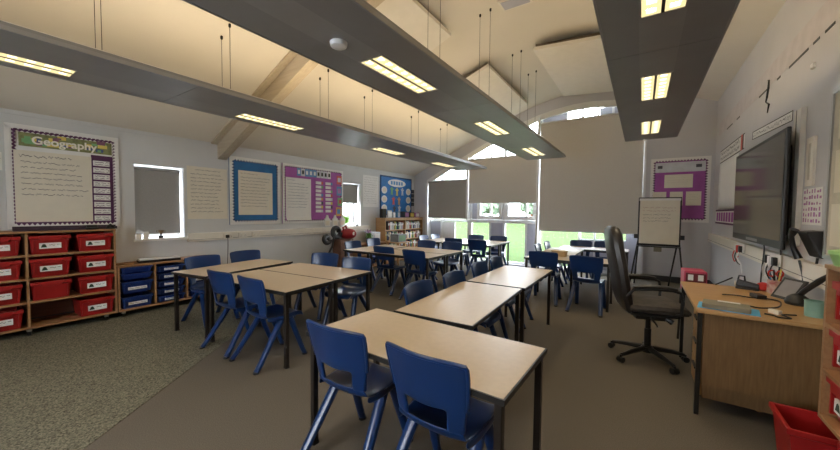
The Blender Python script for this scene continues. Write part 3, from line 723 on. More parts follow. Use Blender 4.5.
# trunking left + sockets
m = MB(); m.box(XL, XL + 0.055, 2.33, 6.5, 0.905, 1.035, 0); m.box(XL + 0.055, XL + 0.058, 2.33, 6.5, 0.93, 0.935, 1); struct(m.build('trim_8', [CREAM, INK], bevel=0.004))
def socket(loc, rz, lab, w=0.15):
    mb = MB(); mb.box(-w / 2, w / 2, -0.012, 0, -0.043, 0.043, 0)
    for s in (-1, 1):
        if w > 0.1 or s == 1:
            cx = s * w * 0.25 if w > 0.1 else 0
            mb.box(cx - 0.008, cx + 0.008, -0.016, -0.012, 0.018, 0.034, 1)
            for q in ((-0.011, -0.02), (0.011, -0.02), (0, 0.0)): mb.box(cx + q[0] - .003, cx + q[0] + .003, -0.013, -0.012, q[1] - .004, q[1] + .004, 2)
    return tag(put(mb.build('wall_socket', [CREAM, WHITE, INKD], bevel=0.002), loc, rz), lab, 'socket')
socket((XL + 0.0585, 2.93, 0.97), 90, 'cream socket plate on the left trunking, holding the black plug'); socket((XL + 0.0585, 3.18, 0.97), 90, 'cream socket plate on the left trunking, second from the black plug'); socket((XL + 0.0585, 3.42, 0.97), 90, 'cream socket plate on the left trunking, third from the black plug')
t = thing('power_plug', 'black plug with hanging lead in the left wall trunking', 'plug', (XL + 0.0755, 2.90, 0.965), 90)
m = MB(); m.box(-0.024, 0.024, -0.04, 0, -0.03, 0.024); m.build('plug_body', BLACK, t, bevel=0.006)
m = MB(); m.cable([(0, -0.025, -0.03), (0.0, -0.03, -0.1), (0.01, 0.0, -0.3), (0.0, 0.005, -0.6), (0.02, 0.0, -0.955)], 0.005, 8); m.build('lead', BLACK, t, smooth=True)

# ------------------------------------------------------------------ trays
def make_tray(w, h, d, material, label, handle=True):
    """front faces -y, origin bottom centre front"""
    t = thing('storage_tray', '', 'tray', (0, 0, 0), 0)
    mb = MB(); n = 4
    lv = [(0.86, 0.0, 0.03), (0.95, h * 0.78, 0.006), (0.95, h * 0.80, 0.006), (1.0, h * 0.82, -0.008), (1.0, h, -0.008)]
    P = []
    for k, z, yo in lv:
        a = w / 2 * k; P.append([(-a, yo, z), (a, yo, z), (a, d - yo, z), (-a, d - yo, z), (-a, yo, z)])
    inner = [(0.93, h, 0.012), (0.92, h * 0.8, 0.015), (0.84, 0.012, 0.04)]
    for k, z, yo in inner:
        a = w / 2 * k; P.append([(-a, yo, z), (a, yo, z), (a, d - yo, z), (-a, d - yo, z), (-a, yo, z)])
    mb.grid(P); mb.add(P[0][:4], [(0, 1, 2, 3)]); mb.add(P[-1][:4], [(0, 1, 2, 3)])
    body = mb.build('tray_body', material, t, bevel=0.004)
    if handle:
        mb = MB(); q = w * 0.22; zz = h * 0.80
        pts = [(-q - 0.02, h - 0.004), (-q, zz - 0.012), (q, zz - 0.012), (q + 0.02, h - 0.004), (q + 0.02, h), (-q - .02, h)]
        mb.prism_y(pts, -0.02, -0.007); mb.build('handle_lip', material, t, bevel=0.003)
        for s in (-1, 1):
            mb = MB(); mb.box(s * w * 0.40 - 0.006, s * w * 0.40 + 0.006, -0.002, 0.02, h * 0.15, h * 0.78); mb.build('rib', material, body)
    if label:
        lw, lh = label; mb = MB(); z0 = h * 0.30
        ang = 0
        mb.box(-lw / 2, lw / 2, -0.004, 0.0055, z0, z0 + lh, 0)
        yy = -0.0045
        if material is REDP:
            x = -lw / 2 + 0.035; mb.add([(x - 0.024, yy, z0 + lh * .2), (x + 0.024, yy, z0 + lh * .2), (x + 0.012, yy, z0 + lh * .72), (x, yy, z0 + lh * .85), (x - .012, yy, z0 + lh * .72)], [(0, 1, 2, 3, 4)], 1)
            scrib(mb, -lw / 2 + 0.075, lw / 2 - 0.012, z0 + lh * 0.62, 1, 0.02, yy, 2, 0.007, 0.005, 3, False)
        else:
            scrib(mb, -lw / 2 + 0.01, lw / 2 - 0.01, z0 + lh * 0.5, 1, 0.02, yy, 2, 0.005, 0.004, 3, False)
        mb.build('label_card', [PAPERW, mat('emblem_dark', (0.02, 0.05, 0.03), 0.7), INK], t)
    return t
# red cabinet : front plane x=-5.55
def cabinet(name, label, cat, loc, rz, W, D, H, uprights, shelves, zb, back, th=0.02, castors=(), top=True):
    t = thing(name, label, cat, loc, rz)
    mb = MB()
    for u in uprights:
        mb = MB(); mb.box(u - th / 2, u + th / 2, 0.001, D - 0.012, zb + th, H - th); mb.build('upright', CABW, t)
    mb = MB(); mb.box(-0.005, W + 0.005, -0.005, D, H - th, H); mb.build('top_panel', CABW, t, bevel=.003)
    mb = MB(); mb.box(0, W, 0, D, zb, zb + th); mb.build('bottom_panel', CABW, t, bevel=.002)
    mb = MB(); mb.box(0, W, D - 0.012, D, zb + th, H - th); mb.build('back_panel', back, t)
    for a, b, zs in shelves:
        for z in zs:
            mb = MB(); mb.box(a, b, 0.002, D - 0.012, z - th, z); mb.build('shelf', CABW, t)
    for (x, y) in castors:
        mb = MB(); mb.cyl((x - 0.012, y, 0.027), (x + 0.012, y, 0.027), 0.027, n=14, m=0); mb.box(x - 0.02, x + 0.02, y - 0.02, y + 0.02, 0.05, zb, 1); mb.build('castor', [BLACK, METAL], t, smooth=True)
    return t
XC = -5.545
rows = [0.125, 0.383, 0.641, 0.899, 1.157]
cabinet('tray_cabinet', 'tall wooden cabinet holding four rows of red trays under the Geography board', 'cabinet', (XC, -0.10, 0), 90, 1.475, 0.40, 1.157, [0.01, 0.7375, 1.465], [(0.02, 0.7275, rows[1:4]), (0.7475, 1.455, rows[1:4])], 0.085, CABD, castors=[(0.1, 0.06), (0.74, 0.06), (1.38, 0.06), (0.1, 0.33), (1.38, 0.33)])
TR = make_tray(0.325, 0.205, 0.36, REDP, (0.17, 0.062))
TRn = make_tray(0.325, 0.205, 0.36, REDP, None)
colY = [0.44, 0.815, 1.19]   # tray centre y
names = ['top', 'second', 'third', 'bottom']; cn = ['at the left picture edge', 'in the middle column', 'in the column nearest the window']
first = {'a': True}
for ri in range(4):
    z = [0.10, 0.105 + 0.278, 0.105 + 0.536, 0.105 + 0.794][3 - ri] + 0.001
    z = [rows[0] - 0.02, rows[1], rows[2], rows[3]][3 - ri] + 0.001
    for ci in range(3):
        if ri == 3 and ci == 1: continue
        src = TRn if (ri == 2 and ci == 1) else TR
        lab = 'red tray, %s row of the tall cabinet, %s' % (names[ri], cn[ci])
        if src is TRn: lab = 'red tray without a label card, above the one empty bay'
        loc = (XC - 0.012, colY[ci], z)
        if src is TRn or first['a']:
            put(src, loc, 90); src['label'] = lab; src['group'] = 'red trays under the Geography board'
            if src is TR: first['a'] = False
        else: dup(src, loc, 90, lab, 'red trays under the Geography board')
# black pen tray and stationery on the red cabinet
m = MB(); m.box(0, 0.86, -0.07, 0, 0, 0.012, 0); m.box(0, 0.86, -0.07, -0.06, 0.012, 0.035, 0); m.box(0, 0.86, -0.008, 0, 0.012, 0.05, 0)
tag(put(m.build('pen_tray', [mat('dark_purple', (0.035, 0.018, 0.035), 0.5)], bevel=.003), (-5.72, 0.56, 1.158), 90), 'long dark tray along the top of the tall red-tray cabinet', 'pen tray')
m = MB(); m.box(-0.06, 0.06, -0.03, 0.03, 0, 0.022); m.box(-0.05, 0.05, -0.026, 0.026, 0.022, 0.055)
tag(put(m.build('board_eraser', BLACK, bevel=.008), (-5.64, 1.18, 1.158), 84), 'black board eraser on the red-tray cabinet, longer of two black items', 'eraser')
m = MB(); m.tube([(-0.035, 0, 0.02), (0, 0, 0.05), (0.035, 0, 0.02)], [0.012, 0.02, 0.012]); m.box(-0.04, 0.04, -0.02, 0.02, 0, 0.02)
tag(put(m.build('hole_punch', BLACK, bevel=.004), (-5.64, 1.35, 1.158), 90), 'black hole punch at the window end of the red-tray cabinet', 'hole punch')
# blue tray unit
cabinet('tray_cabinet', 'low wooden cabinet of blue trays below the first window', 'cabinet', (XC, 1.385, 0), 90, 1.20, 0.40, 0.675, [0.01, 0.395, 0.78, 1.19], [], 0.085, CABD, castors=[(0.06, 0.06), (1.14, 0.06)])
TBs = make_tray(0.335, 0.078, 0.36, BLUEP, None); TBd = make_tray(0.335, 0.15, 0.36, BLUEP, (0.2, 0.035)); TBl = make_tray(0.335, 0.085, 0.36, BLUEP, (0.17, 0.03))
seen = set()
def place_tray(src, loc, lab, grp):
    if id(src) not in seen: seen.add(id(src)); put(src, loc, 90); src['label'] = lab; src['group'] = grp
    else: dup(src, loc, 90, lab, grp)
G = 'blue trays below the first window'
y = 1.385 + 0.2025
place_tray(TBs, (XC - 0.012, y, 0.57), 'shallow unlabelled blue tray topmost in the bay next to the red trays', G); place_tray(TBs, (XC - 0.012, y, 0.485), 'shallow unlabelled blue tray second down in the bay next to the red trays', G)
place_tray(TBd, (XC - 0.012, y, 0.305), 'deep blue tray with tilted white label, third down beside the red trays', G); place_tray(TBd, (XC - 0.012, y, 0.108), 'deep blue tray at the bottom of the bay next to the red trays', G)
ordw = ['bottom', 'second lowest', 'middle', 'second highest', 'topmost']
for k in range(5):
    place_tray(TBl, (XC - 0.012, 1.385 + 0.5875, 0.108 + k * 0.106), '%s labelled blue tray in the middle bay of the low cabinet' % ordw[k], G)
for k in range(5):
    place_tray(TBl, (XC - 0.012, 1.385 + 0.985, 0.108 + k * 0.106), '%s blue tray in the low cabinet bay behind the chair' % ordw[k], G)
t = thing('paper_trimmer', 'long black and white paper trimmer on the low blue-tray cabinet', 'paper trimmer', (-5.70, 1.88, 0.676), 86)
m = MB(); m.box(-0.24, 0.24, -0.07, 0.07, 0, 0.03); m.build('base', BLACK, t, bevel=.004)
m = MB(); m.box(-0.235, 0.235, -0.06, 0.06, 0.031, 0.05); m.build('white_top', WHITE, t, bevel=.006)
m = MB(); m.box(-0.09, 0.09, -0.05, 0.05, 0, 0.014, 0); tag(put(m.build('clipboard', CABW, bevel=.002), (-5.74, 1.50, 0.676), 95), 'thin flat wooden board on the low cabinet next to the red trays', 'board')
# things on first window sill
t = thing('trophy', 'small bronze trophy cup on the first window sill', 'trophy', (XL - 0.035, 2.0, W1[2] + 0.0045), 90)
m = MB(); m.lathe((0, 0, 0), [(0.03, 0), (0.03, 0.03), (0.012, 0.04), (0.012, 0.06)], 16); m.build('base', BLACK, t, smooth=True)
m = MB(); m.lathe((0, 0, 0), [(0.014, 0.06), (0.02, 0.075), (0.035, 0.095), (0.04, 0.115), (0.034, 0.115), (0.03, 0.1)], 16); m.build('cup', GOLD, t, smooth=True)
for s in (-1, 1):
    m = MB(); m.tube([(s * 0.034, 0, 0.11), (s * 0.055, 0, 0.108), (s * 0.052, 0, 0.09), (s * 0.03, 0, 0.085)], 0.004, 8); m.build('handle', GOLD, t, smooth=True)
for i, (yy, hh, lab) in enumerate([(1.735, 0.07, 'small white card standing at the red-tray end of the first window sill'), (1.82, 0.10, 'folded white card on the first window sill, nearer the trophy')]):
    m = MB(); m.hexa([(-0.03, -0.02, 0), (0.03, -0.02, 0), (0.03, 0.02, 0), (-0.03, 0.02, 0), (-0.03, -0.003, hh), (0.03, -0.003, hh), (0.03, 0.003, hh), (-0.03, 0.003, hh)], 0)
    tag(put(m.build('greeting_card', [PAPERW]), (XL - 0.04, yy, W1[2] + 0.0045), 90), lab, 'card')

# ------------------------------------------------------------------ bookshelf in the far left corner
BY0, BY1, BD, BH = 6.78, 8.57, 0.33, 1.235
t = thing('bookshelf', 'oak bookshelf full of books under the bright blue board', 'bookshelf', (XL + BD + 0.02, BY0, 0), 90)
Wb = BY1 - BY0; th = 0.025
for u in (0.0, Wb / 2 - th / 2, Wb - th):
    m = MB(); m.box(u, u + th, 0, BD - 0.01, 0.0, BH - 0.03); m.build('side_panel', SHELFW, t)
m = MB(); m.box(-0.01, Wb + 0.01, -0.01, BD, BH - 0.03, BH); m.box(0, Wb, 0.0, 0.015, BH - 0.07, BH - 0.03); m.build('top_panel', SHELFW, t)
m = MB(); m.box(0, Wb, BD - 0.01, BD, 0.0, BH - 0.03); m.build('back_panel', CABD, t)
SZ = [0.08, 0.36, 0.635, 0.91]
for z in SZ:
    for a in (th, Wb / 2 + th / 2):
        m = MB(); m.box(a, a + Wb / 2 - 1.5 * th, 0.002, BD - 0.01, z - 0.02, z); m.build('shelf', SHELFW, t)
bc = [('white', (0.70, 0.68, 0.63)), ('cream', (0.62, 0.52, 0.36)), ('dark brown', (0.08, 0.05, 0.04)), ('red', (0.36, 0.06, 0.05)), ('grey', (0.35, 0.36, 0.38)), ('green', (0.12, 0.28, 0.12)), ('navy', (0.04, 0.06, 0.16)), ('yellow', (0.62, 0.48, 0.12))]
bm_ = [mat('book_' + n.replace(' ', '_'), c, 0.6, vary=0.1, scale=12) for n, c in bc]
r = random.Random(11)
shn = {3: 'top', 2: 'middle', 1: 'third', 0: 'lowest'}
wt = [4, 3, 4, 3, 2, 2, 2, 1.5]
protoB = {}
XB = XL + BD + 0.02
for si in (3, 2, 1):
    for bay in (0, 1):
        yy = BY0 + (th if bay == 0 else Wb / 2 + th / 2) + 0.01
        ye = BY0 + (Wb / 2 - th / 2 if bay == 0 else Wb - th) - 0.03
        if bay == 0 and si == 3: yy += 0.14
        while yy < ye:
            wd = r.choice((0.024, 0.032, 0.042, 0.052)); hh = r.choice((0.17, 0.19, 0.205, 0.22)); k = r.choices(range(8), wt)[0]
            if yy + wd > ye: break
            key = (wd, hh, k)
            lab = '%s book on the %s shelf of the oak bookshelf, %s bay' % (bc[k][0], shn[si], 'window' if bay else 'wall board')
            lab = '%s-spined book on the %s shelf of the bookshelf, bay %s the window wall' % (bc[k][0], shn[si], 'beside' if bay else 'away from')
            loc = (XB - 0.03 - r.random() * 0.02, yy + wd / 2, SZ[si] + 0.001)
            if key not in protoB:
                mb = MB(); mb.box(-wd / 2, wd / 2, 0, 0.004, 0, hh, 0); mb.box(-wd / 2, -wd / 2 + 0.003, 0.004, 0.15, 0, hh, 0); mb.box(wd / 2 - 0.003, wd / 2, 0.004, 0.15, 0, hh, 0); mb.box(-wd / 2 + 0.003, wd / 2 - 0.003, 0.004, 0.145, 0.003, hh - 0.004, 1); mb.box(-wd / 2 * .7, wd / 2 * .7, -0.0006, 0, hh * .55, hh * .8, 1)
                o = mb.build('book', [bm_[k], PAPERW]); protoB[key] = o
            else:
                o = protoB[key].copy(); C.objects.link(o)
            tag(put(o, loc, 90), lab, 'book', '%s books on the %s shelf, bay %d' % (bc[k][0], shn[si], bay + 1))
            yy += wd + r.choice((0.001, 0.002, 0.004, 0.012))
# things on the bookshelf top
zt = BH + 0.0005; xs_ = XL + 0.17
def small_box(name, w, d, h, mats, loc, rz, lab, cat, bev=0.004):
    mb = MB(); mb.box(-w / 2, w / 2, -d / 2, d / 2, 0, h, 0); mb.box(-w / 2 * .8, w / 2 * .8, -d / 2 - 0.002, -d / 2, h * .15, h * .85, 1 if len(mats) > 1 else 0)
    return tag(put(mb.build(name, mats, bevel=bev), loc, rz), lab, cat)
small_box('speaker', 0.14, 0.12, 0.24, [BLACK, INKD], (xs_ + .02, 6.88, zt), 80, 'black speaker at the near end of the bookshelf top', 'speaker')
small_box('photo_frame', 0.16, 0.03, 0.20, [METAL, PAPERW], (xs_ + 0.08, 7.08, zt), 85, 'silver photo frame next to the black speaker on the bookshelf', 'photo frame')
small_box('desk_lantern', 0.10, 0.10, 0.15, [CARD_COLS[5], PAPERW], (xs_, 7.33, zt), 90, 'small grey box below the paper figures on the bookshelf top', 'box')
small_box('globe_box', 0.12, 0.12, 0.17, [CARD_COLS[1], CARD_COLS[5]], (xs_, 7.53, zt), 90, 'small blue box on the bookshelf top, beside the grey one', 'box')
small_box('book_crate', 0.22, 0.2, 0.17, [CARD_COLS[7], CARD_COLS[6]], (xs_, 7.86, zt), 92, 'dark crate midway along the bookshelf top', 'crate')
small_box('book_crate', 0.2, 0.2, 0.15, [BROWN, CARD_COLS[2]], (xs_, 8.13, zt), 88, 'brown crate with yellow front on the bookshelf top', 'crate')
small_box('book_crate', 0.2, 0.2, 0.14, [CARD_COLS[6], PAPERW], (xs_, 8.40, zt), 90, 'purple crate with white front at the window end of the bookshelf top', 'crate')
# low things before the bookshelf: cupboard, boxes
cabinet('low_cupboard', 'low wooden shelf unit under the narrow window, before the bookshelf', 'cupboard', (-5.50, 5.72, 0), 90, 1.0, 0.40, 0.62, [0.01, 0.5, 0.99], [(0.02, 0.49, (0.35,)), (0.51, 0.98, (0.35,))], 0.03, CABD)
small_box('storage_box', 0.22, 0.28, 0.26, [CARD_COLS[5], PAPERW], (-5.72, 6.45, 0.621), 90, 'pale grey box on the low shelf unit beside the bookshelf', 'box')
t = thing('potted_plant', 'small purple flowering plant in a dark pot near the bookshelf', 'plant', (-5.62, 6.18, 0.621))
m = MB(); m.lathe((0, 0, 0), [(0.05, 0), (0.07, 0.12), (0.075, 0.13), (0.065, 0.13), (0.06, 0.11)], 16); m.build('pot', BLACK, t, smooth=True)
m = MB()
rr = random.Random(5)
def leaves(mb, n, r0, h0, h1, L, mi=0):
    for i in range(n):
        a = rr.uniform(0, 6.28); e = rr.uniform(0.2, 1.3); p = Vector((rr.uniform(-r0, r0), rr.uniform(-r0, r0), rr.uniform(h0, h1)))
        d = Vector((math.cos(a) * math.cos(e), math.sin(a) * math.cos(e), math.sin(e))); s = d.cross(Vector((0, 0, 1))).normalized() * L * 0.25
        mb.add([p, p + d * L * 0.5 + s, p + d * L, p + d * L * 0.5 - s], [(0, 1, 2, 3)], mi)
leaves(m, 40, 0.05, 0.1, 0.2, 0.1); m.build('leaves', LEAF, t)
m = MB(); leaves(m, 40, 0.08, 0.2, 0.3, 0.05); m.build('flowers', PURPLE, t)
small_box('book_bin', 0.34, 0.26, 0.2, [mat('bin_grey', (0.16, 0.17, 0.18), 0.5), mat('bin_green', (0.12, 0.25, 0.12), 0.5)], (-5.30, 6.95, 0.62), 90, 'grey-green book bin on the little stand before the bookshelf', 'bin')
m = MB(); m.box(-0.24, 0.24, -0.2, 0.2, 0.59, 0.62)
for a in (-1, 1):
    for q in (-1, 1): m.box(a * 0.22 - .015, a * .22 + .015, q * .18 - .015, q * .18 + .015, 0, 0.59)
tag(put(m.build('side_table', SHELFW), (-5.30, 6.95, 0), 90), 'little wooden stand under the grey-green book bin', 'table')
# window 2 plant
t = thing('potted_plant', 'bright green leafy plant on the narrow window sill', 'plant', (XL - 0.08, 5.78, W2[2] + 0.0045))
m = MB(); m.lathe((0, 0, 0), [(0.035, 0), (0.05, 0.08), (0.045, 0.08), (0.04, 0.07)], 14); m.build('pot', PAPERW, t, smooth=True)
m = MB(); leaves(m, 60, 0.04, 0.07, 0.2, 0.12); m.build('leaves', mat('fresh_leaf', (0.30, 0.62, 0.06), 0.5, vary=0.2), t)
m = MB(); m.lathe((0, 0, 0), [(0.03, 0), (0.035, 0.09), (0.02, 0.1), (0.02, 0.12)], 14); tag(put(m.build('white_bottle', WHITE, smooth=True), (XL - 0.06, 6.05, W2[2] + 0.0045)), 'white bottle on the narrow window sill beside the plant', 'bottle')
m = MB(); m.box(-0.03, 0.03, -0.02, 0.02, 0, 0.07); tag(put(m.build('ink_bottle', BLACK, bevel=.01), (XL - 0.05, 6.15, W2[2] + 0.0045)), 'little black bottle at the end of the narrow window sill', 'bottle')
# red bag on a brown post stand with black coils by the left wall
t = thing('bag_stand', 'dark brown stand against the left wall carrying the red bag', 'stand', (-5.70, 5.33, 0))
m = MB(); m.box(-0.13, 0.13, -0.14, 0.24, 0, 0.74); m.build('cabinet_body', BROWN, t, bevel=.006)
m = MB(); m.box(-0.14, 0.14, -0.15, 0.25, 0.74, 0.765); m.build('top_board', CABD, t, bevel=.004)
t = thing('red_bag', 'shiny red rounded bag with a small white patch beside the left trunking', 'bag', (-5.62, 5.47, 0.7655))
bm = bmesh.new(); bmesh.ops.create_uvsphere(bm, u_segments=24, v_segments=16, radius=1)
for v in bm.verts:
    v.co = Vector((v.co.x * 0.15, v.co.y * 0.20 * (1 - 0.18 * v.co.z), 0.125 + v.co.z * 0.125))
    v.co.x += 0.02 * math.sin(v.co.y * 14)
BAGR = mat('bag_red', (0.30, 0.012, 0.02), 0.35)
me = bpy.data.meshes.new('bag_body'); bm.to_mesh(me); bm.free(); me.materials.append(BAGR)
for p in me.polygons: p.use_smooth = True
o = bpy.data.objects.new('bag_body', me); C.objects.link(o); o.parent = t
m = MB(); m.tube([(0.0, -0.14, 0.2), (0, -0.16, 0.27), (0, -0.08, 0.30), (0, -0.04, 0.24)], 0.02, 8); m.build('handle', BAGR, t, smooth=True)
m = MB(); disc(m, 0, 0, 0.035, 0.04, 0, 0); pt = m.build('patch', PAPERW, t); pt.location = (0.153, 0.02, 0.13); pt.rotation_euler = (0, 0, R(90))
t = thing('hose_coil', 'black coiled hose standing on the brown stand, beside the red bag', 'hose', (-5.62, 5.10, 0.74))
def ring(mb, c, r, tr, ax, n=24):
    pts = [Vector(c) + Vector((0, r * math.cos(2 * math.pi * k / n), r * math.sin(2 * math.pi * k / n))) + Vector((ax * k / n, 0, 0)) for k in range(n + 1)]
    mb.tube(pts, tr, 8)
m = MB(); ring(m, (-0.08, 0.06, 0.19), 0.10, 0.055, 0.06); m.build('coil', BLACK, t, smooth=True)
m = MB(); ring(m, (-0.05, -0.24, 0.05), 0.07, 0.05, 0.06); m.build('coil', BLACK, t, smooth=True)
m = MB(); m.tube([(0, -0.05, 0.12), (0.02, -0.12, -0.1), (0.03, -0.3, -0.35), (0.05, -0.38, -0.70)], 0.022, 8); m.build('hose_end', BLACK, t, smooth=True)

# ------------------------------------------------------------------ far right: pinboard, flipchart
b = thing('display_board', 'purple pinboard on the far wall behind the flipchart', 'display board', (0.13, YF, 1.25), 0)
w, h = 0.97, 1.31
m = MB(); m.box(0, w, -0.018, -0.001, 0, h, 0); m.build('backing', [PURPLE], b)
m = MB(); scallop(m, 0, w, 0, h, 0.075, 0.052, -0.024, -0.019); m.build('scalloped_border', [PAPERW], b)
m = MB(); scallop(m, 0.04, w - .04, 0.04, h - .04, 0.05, 0.052, -0.0205, -0.0185); m.build('inner_dark_border', [PURPD], b)
m = MB(); sheet(m, 0.08, 0.89, 1.02, 1.22, -0.0215, 0); sheet(m, 0.12, .2, 1.1, 1.16, -0.0248, 1, .001); sheet(m, .74, .83, 1.1, 1.16, -0.0248, 1, .001); m.build('heading_strip', [CARD_COLS[5], CARD_COLS[7]], b)
for (x0, x1, z0, z1) in ((0.24, 0.70, 0.70, 0.97), (0.05, 0.28, 0.34, 0.62), (0.34, 0.55, 0.34, 0.62), (0.60, 0.84, 0.34, 0.62)):
    m = MB(); sheet(m, x0, x1, z0, z1, -0.0215, 0); scrib(m, x0 + .04, x1 - .03, z1 - .06, 3, .05, -0.025, 1, .008, .003, 5); m.build('pinned_sheet', [PAPER, mat('faint_ink', (0.5, 0.46, 0.4), .8, vary=0)], b)
t = thing('flipchart', 'black flipchart easel with a large handwritten pad before the far wall', 'flipchart', (0.27, 7.55, 0), 2)
m = MB(); m.box(-0.325, 0.325, -0.0, 0.022, 0.82, 1.72); o = m.build('board', BLACK, t, bevel=.008)
m = MB(); m.box(-0.30, 0.30, -0.012, -0.0005, 0.86, 1.66); scrib(m, -0.25, 0.24, 1.53, 2, 0.06, -0.0128, 1, 0.014, 0.006, 6, False); scrib(m, -0.25, 0.2, 1.40, 3, 0.06, -0.0128, 2, 0.012, 0.005, 8); m.build('paper_pad', [PAPER, mat('pen_red', (0.45, 0.25, 0.22), .8, vary=0), INK], t)
m = MB(); m.box(-0.31, 0.31, -0.02, 0.0, 1.66, 1.70); m.build('clamp_bar', PAPERW, t)
m = MB(); m.box(-0.33, 0.33, -0.06, 0.0, 0.80, 0.818); m.build('pen_ledge', BLACK, t)
m = MB(); m.box(-0.07, 0.05, -0.058, -0.045, 0.72, 0.80); m.build('cloth', GREYG, t)
for x in (-0.35, 0.35):
    m = MB(); m.box(x - .03, x + .03, -0.01, 0.03, 0.95, 1.03); m.build('bracket', BLACK, t)
for (a, q) in (((-0.30, 0.03, 1.0), (-0.44, -0.06, 0)), ((0.30, 0.03, 1.0), (0.40, -0.06, 0)), ((-0.30, 0.03, 1.0), (-0.34, 0.5, 0)), ((0.30, 0.03, 1.0), (0.22, 0.5, 0))):
    m = MB(); m.tube([a, q], 0.014, 8); m.build('leg', BLACKM, t, smooth=True)
t = thing('stool', 'black stool beyond the teacher desk, under the pink-red crate', 'stool', (0.50, 4.62, 0), 2)
m = MB(); m.box(-0.12, 0.12, -0.14, 0.14, 0.56, 0.585); m.build('seat', BLACK, t, bevel=.006)
for x in (-.1, .1):
    for y in (-.12, .12):
        m = MB(); m.tube([(x, y, 0.56), (x * 1.1, y * 1.1, 0)], 0.011, 8); m.build('leg', BLACKM, t, smooth=True)
t = thing('small_crate', 'pink-red plastic crate with two white squares, past the teacher desk', 'crate', (0.485, 4.60, 0.5855), 2)
m = MB(); m.box(-0.095, 0.095, -0.13, 0.13, 0, 0.235); m.build('body', PINK, t, bevel=.01)
m = MB(); m.box(-0.083, 0.083, -0.137, -0.131, 0.10, 0.215); m.build('front_panel', DRED, t, bevel=.003)
for x in (-0.042, 0.04):
    m = MB(); m.box(x - .022, x + .022, -0.139, -0.1375, 0.14, 0.20); m.build('white_card', PAPERW, t)

# ------------------------------------------------------------------ teacher desk
DX0, DX1, DY0, DY1, DZ = 0.34, 1.095, 3.0, 4.17, 0.754
t = thing('teacher_desk', 'oak-coloured teacher desk with black legs by the right wall', 'desk', (DX0, DY0, 0))
w, l = DX1 - DX0, DY1 - DY0
m = MB(); m.box(0, w, 0, l, DZ - 0.026, DZ); m.build('desktop', DESKW, t, bevel=.005)
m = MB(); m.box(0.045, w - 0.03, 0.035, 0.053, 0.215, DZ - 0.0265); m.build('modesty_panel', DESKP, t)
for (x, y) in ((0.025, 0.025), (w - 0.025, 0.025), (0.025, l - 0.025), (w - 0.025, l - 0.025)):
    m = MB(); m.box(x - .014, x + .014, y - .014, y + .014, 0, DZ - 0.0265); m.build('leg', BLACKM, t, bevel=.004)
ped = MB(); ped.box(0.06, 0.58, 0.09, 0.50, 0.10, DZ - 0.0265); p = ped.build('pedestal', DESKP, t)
for i, (z0, z1) in enumerate(((0.11, 0.29), (0.30, 0.48), (0.49, 0.66))):
    m = MB(); m.box(0.04, 0.0595, 0.095, 0.495, z0, z1); d = m.build('drawer', DESKW, p, bevel=.003)
    d.parent = p
m = MB()
for z in (0.25, 0.44, 0.62): m.box(0.026, 0.04, 0.22, 0.37, z, z + 0.014)
m.build('drawer_handle', BLACK, p)
# on the desk
dz = DZ + 0.0006
t = thing('ring_binder', 'grey-green binder lying with blue covers on the near desk edge', 'binder', (0.518, 3.127, dz), -9)
m = MB(); m.box(-0.155, 0.165, -0.085, 0.115, 0, 0.004); m.build('blue_cover', SKYB, t)
m = MB(); m.box(-0.13, 0.12, -0.085, 0.085, 0.0045, 0.036); m.build('block', GREYG, t, bevel=.006)
m = MB(); m.box(-0.05, 0.07, 0.05, 0.075, 0.0365, 0.04); m.build('white_strip', PAPERW, t)
t = thing('stapler', 'black stapler-like gadget with strap at the far wall side of the desk', 'stapler', (0.80, 4.06, dz), -12)
m = MB(); m.box(-0.075, 0.075, -0.025, 0.025, 0, 0.02); m.build('base', BLACK, t, bevel=.006)
m = MB(); m.hexa([(-0.075, -0.025, 0.022), (0.075, -0.025, 0.022), (0.075, 0.025, 0.022), (-0.075, 0.025, 0.022), (-0.065, -0.02, 0.085), (0.075, -0.02, 0.055), (0.075, 0.02, 0.055), (-0.065, 0.02, 0.085)]); m.build('arm', BLACK, t, bevel=.008)
m = MB(); m.tube([(-0.06, 0, 0.08), (-0.055, 0, 0.115), (-0.02, 0, 0.115), (-0.015, 0, 0.075)], 0.007, 8); m.build('strap', BLACK, t, smooth=True)
m = MB(); m.tube([(-0.075, 0, 0.045), (-0.083, 0, 0.045)], 0.022, 12); m.build('white_end', CREAM, t, smooth=True)
m = MB(); m.tube([(-0.07, 0, 0.012), (0.0, 0, 0.05), (0.06, 0, 0.085)], 0.006, 8); tag(put(m.build('black_pen', BLACK, smooth=True), (0.657, 4.107, dz + 0.0), 20), 'black pen sticking up at the far edge of the desk', 'pen')
m = MB(); m.lathe((0, 0, 0), [(0.015, 0), (0.036, 0.012), (0.042, 0.036), (0.036, 0.06), (0.015, 0.072)], 20); tag(put(m.build('foam_ball', REDB, smooth=True), (0.905, 4.08, dz)), 'bright red foam ball beside the pen pot on the desk', 'ball')
t = thing('pen_pot', 'patterned pale pen pot with red scissors and pens on the desk', 'pen pot', (0.965, 4.02, dz))
m = MB(); m.lathe((0, 0, 0), [(0.05, 0), (0.05, 0.11), (0.046, 0.11), (0.045, 0.02)], 20); m.build('pot', mat('pot_pattern', (0.62, 0.5, 0.42), 0.5, col2=(0.4, 0.12, 0.12), scale=22), t, smooth=True)
for i, (a, c) in enumerate(((0.2, REDB), (1.5, BLACK), (2.6, CARD_COLS[1]), (4.2, BLACK), (5.2, CARD_COLS[2]))):
    m = MB(); m.tube([(0.015 * math.cos(a), 0.015 * math.sin(a), 0.03), (0.045 * math.cos(a), 0.045 * math.sin(a), 0.17 + 0.01 * i)], 0.005, 8); m.build('pen', c, t, smooth=True)
m = MB()
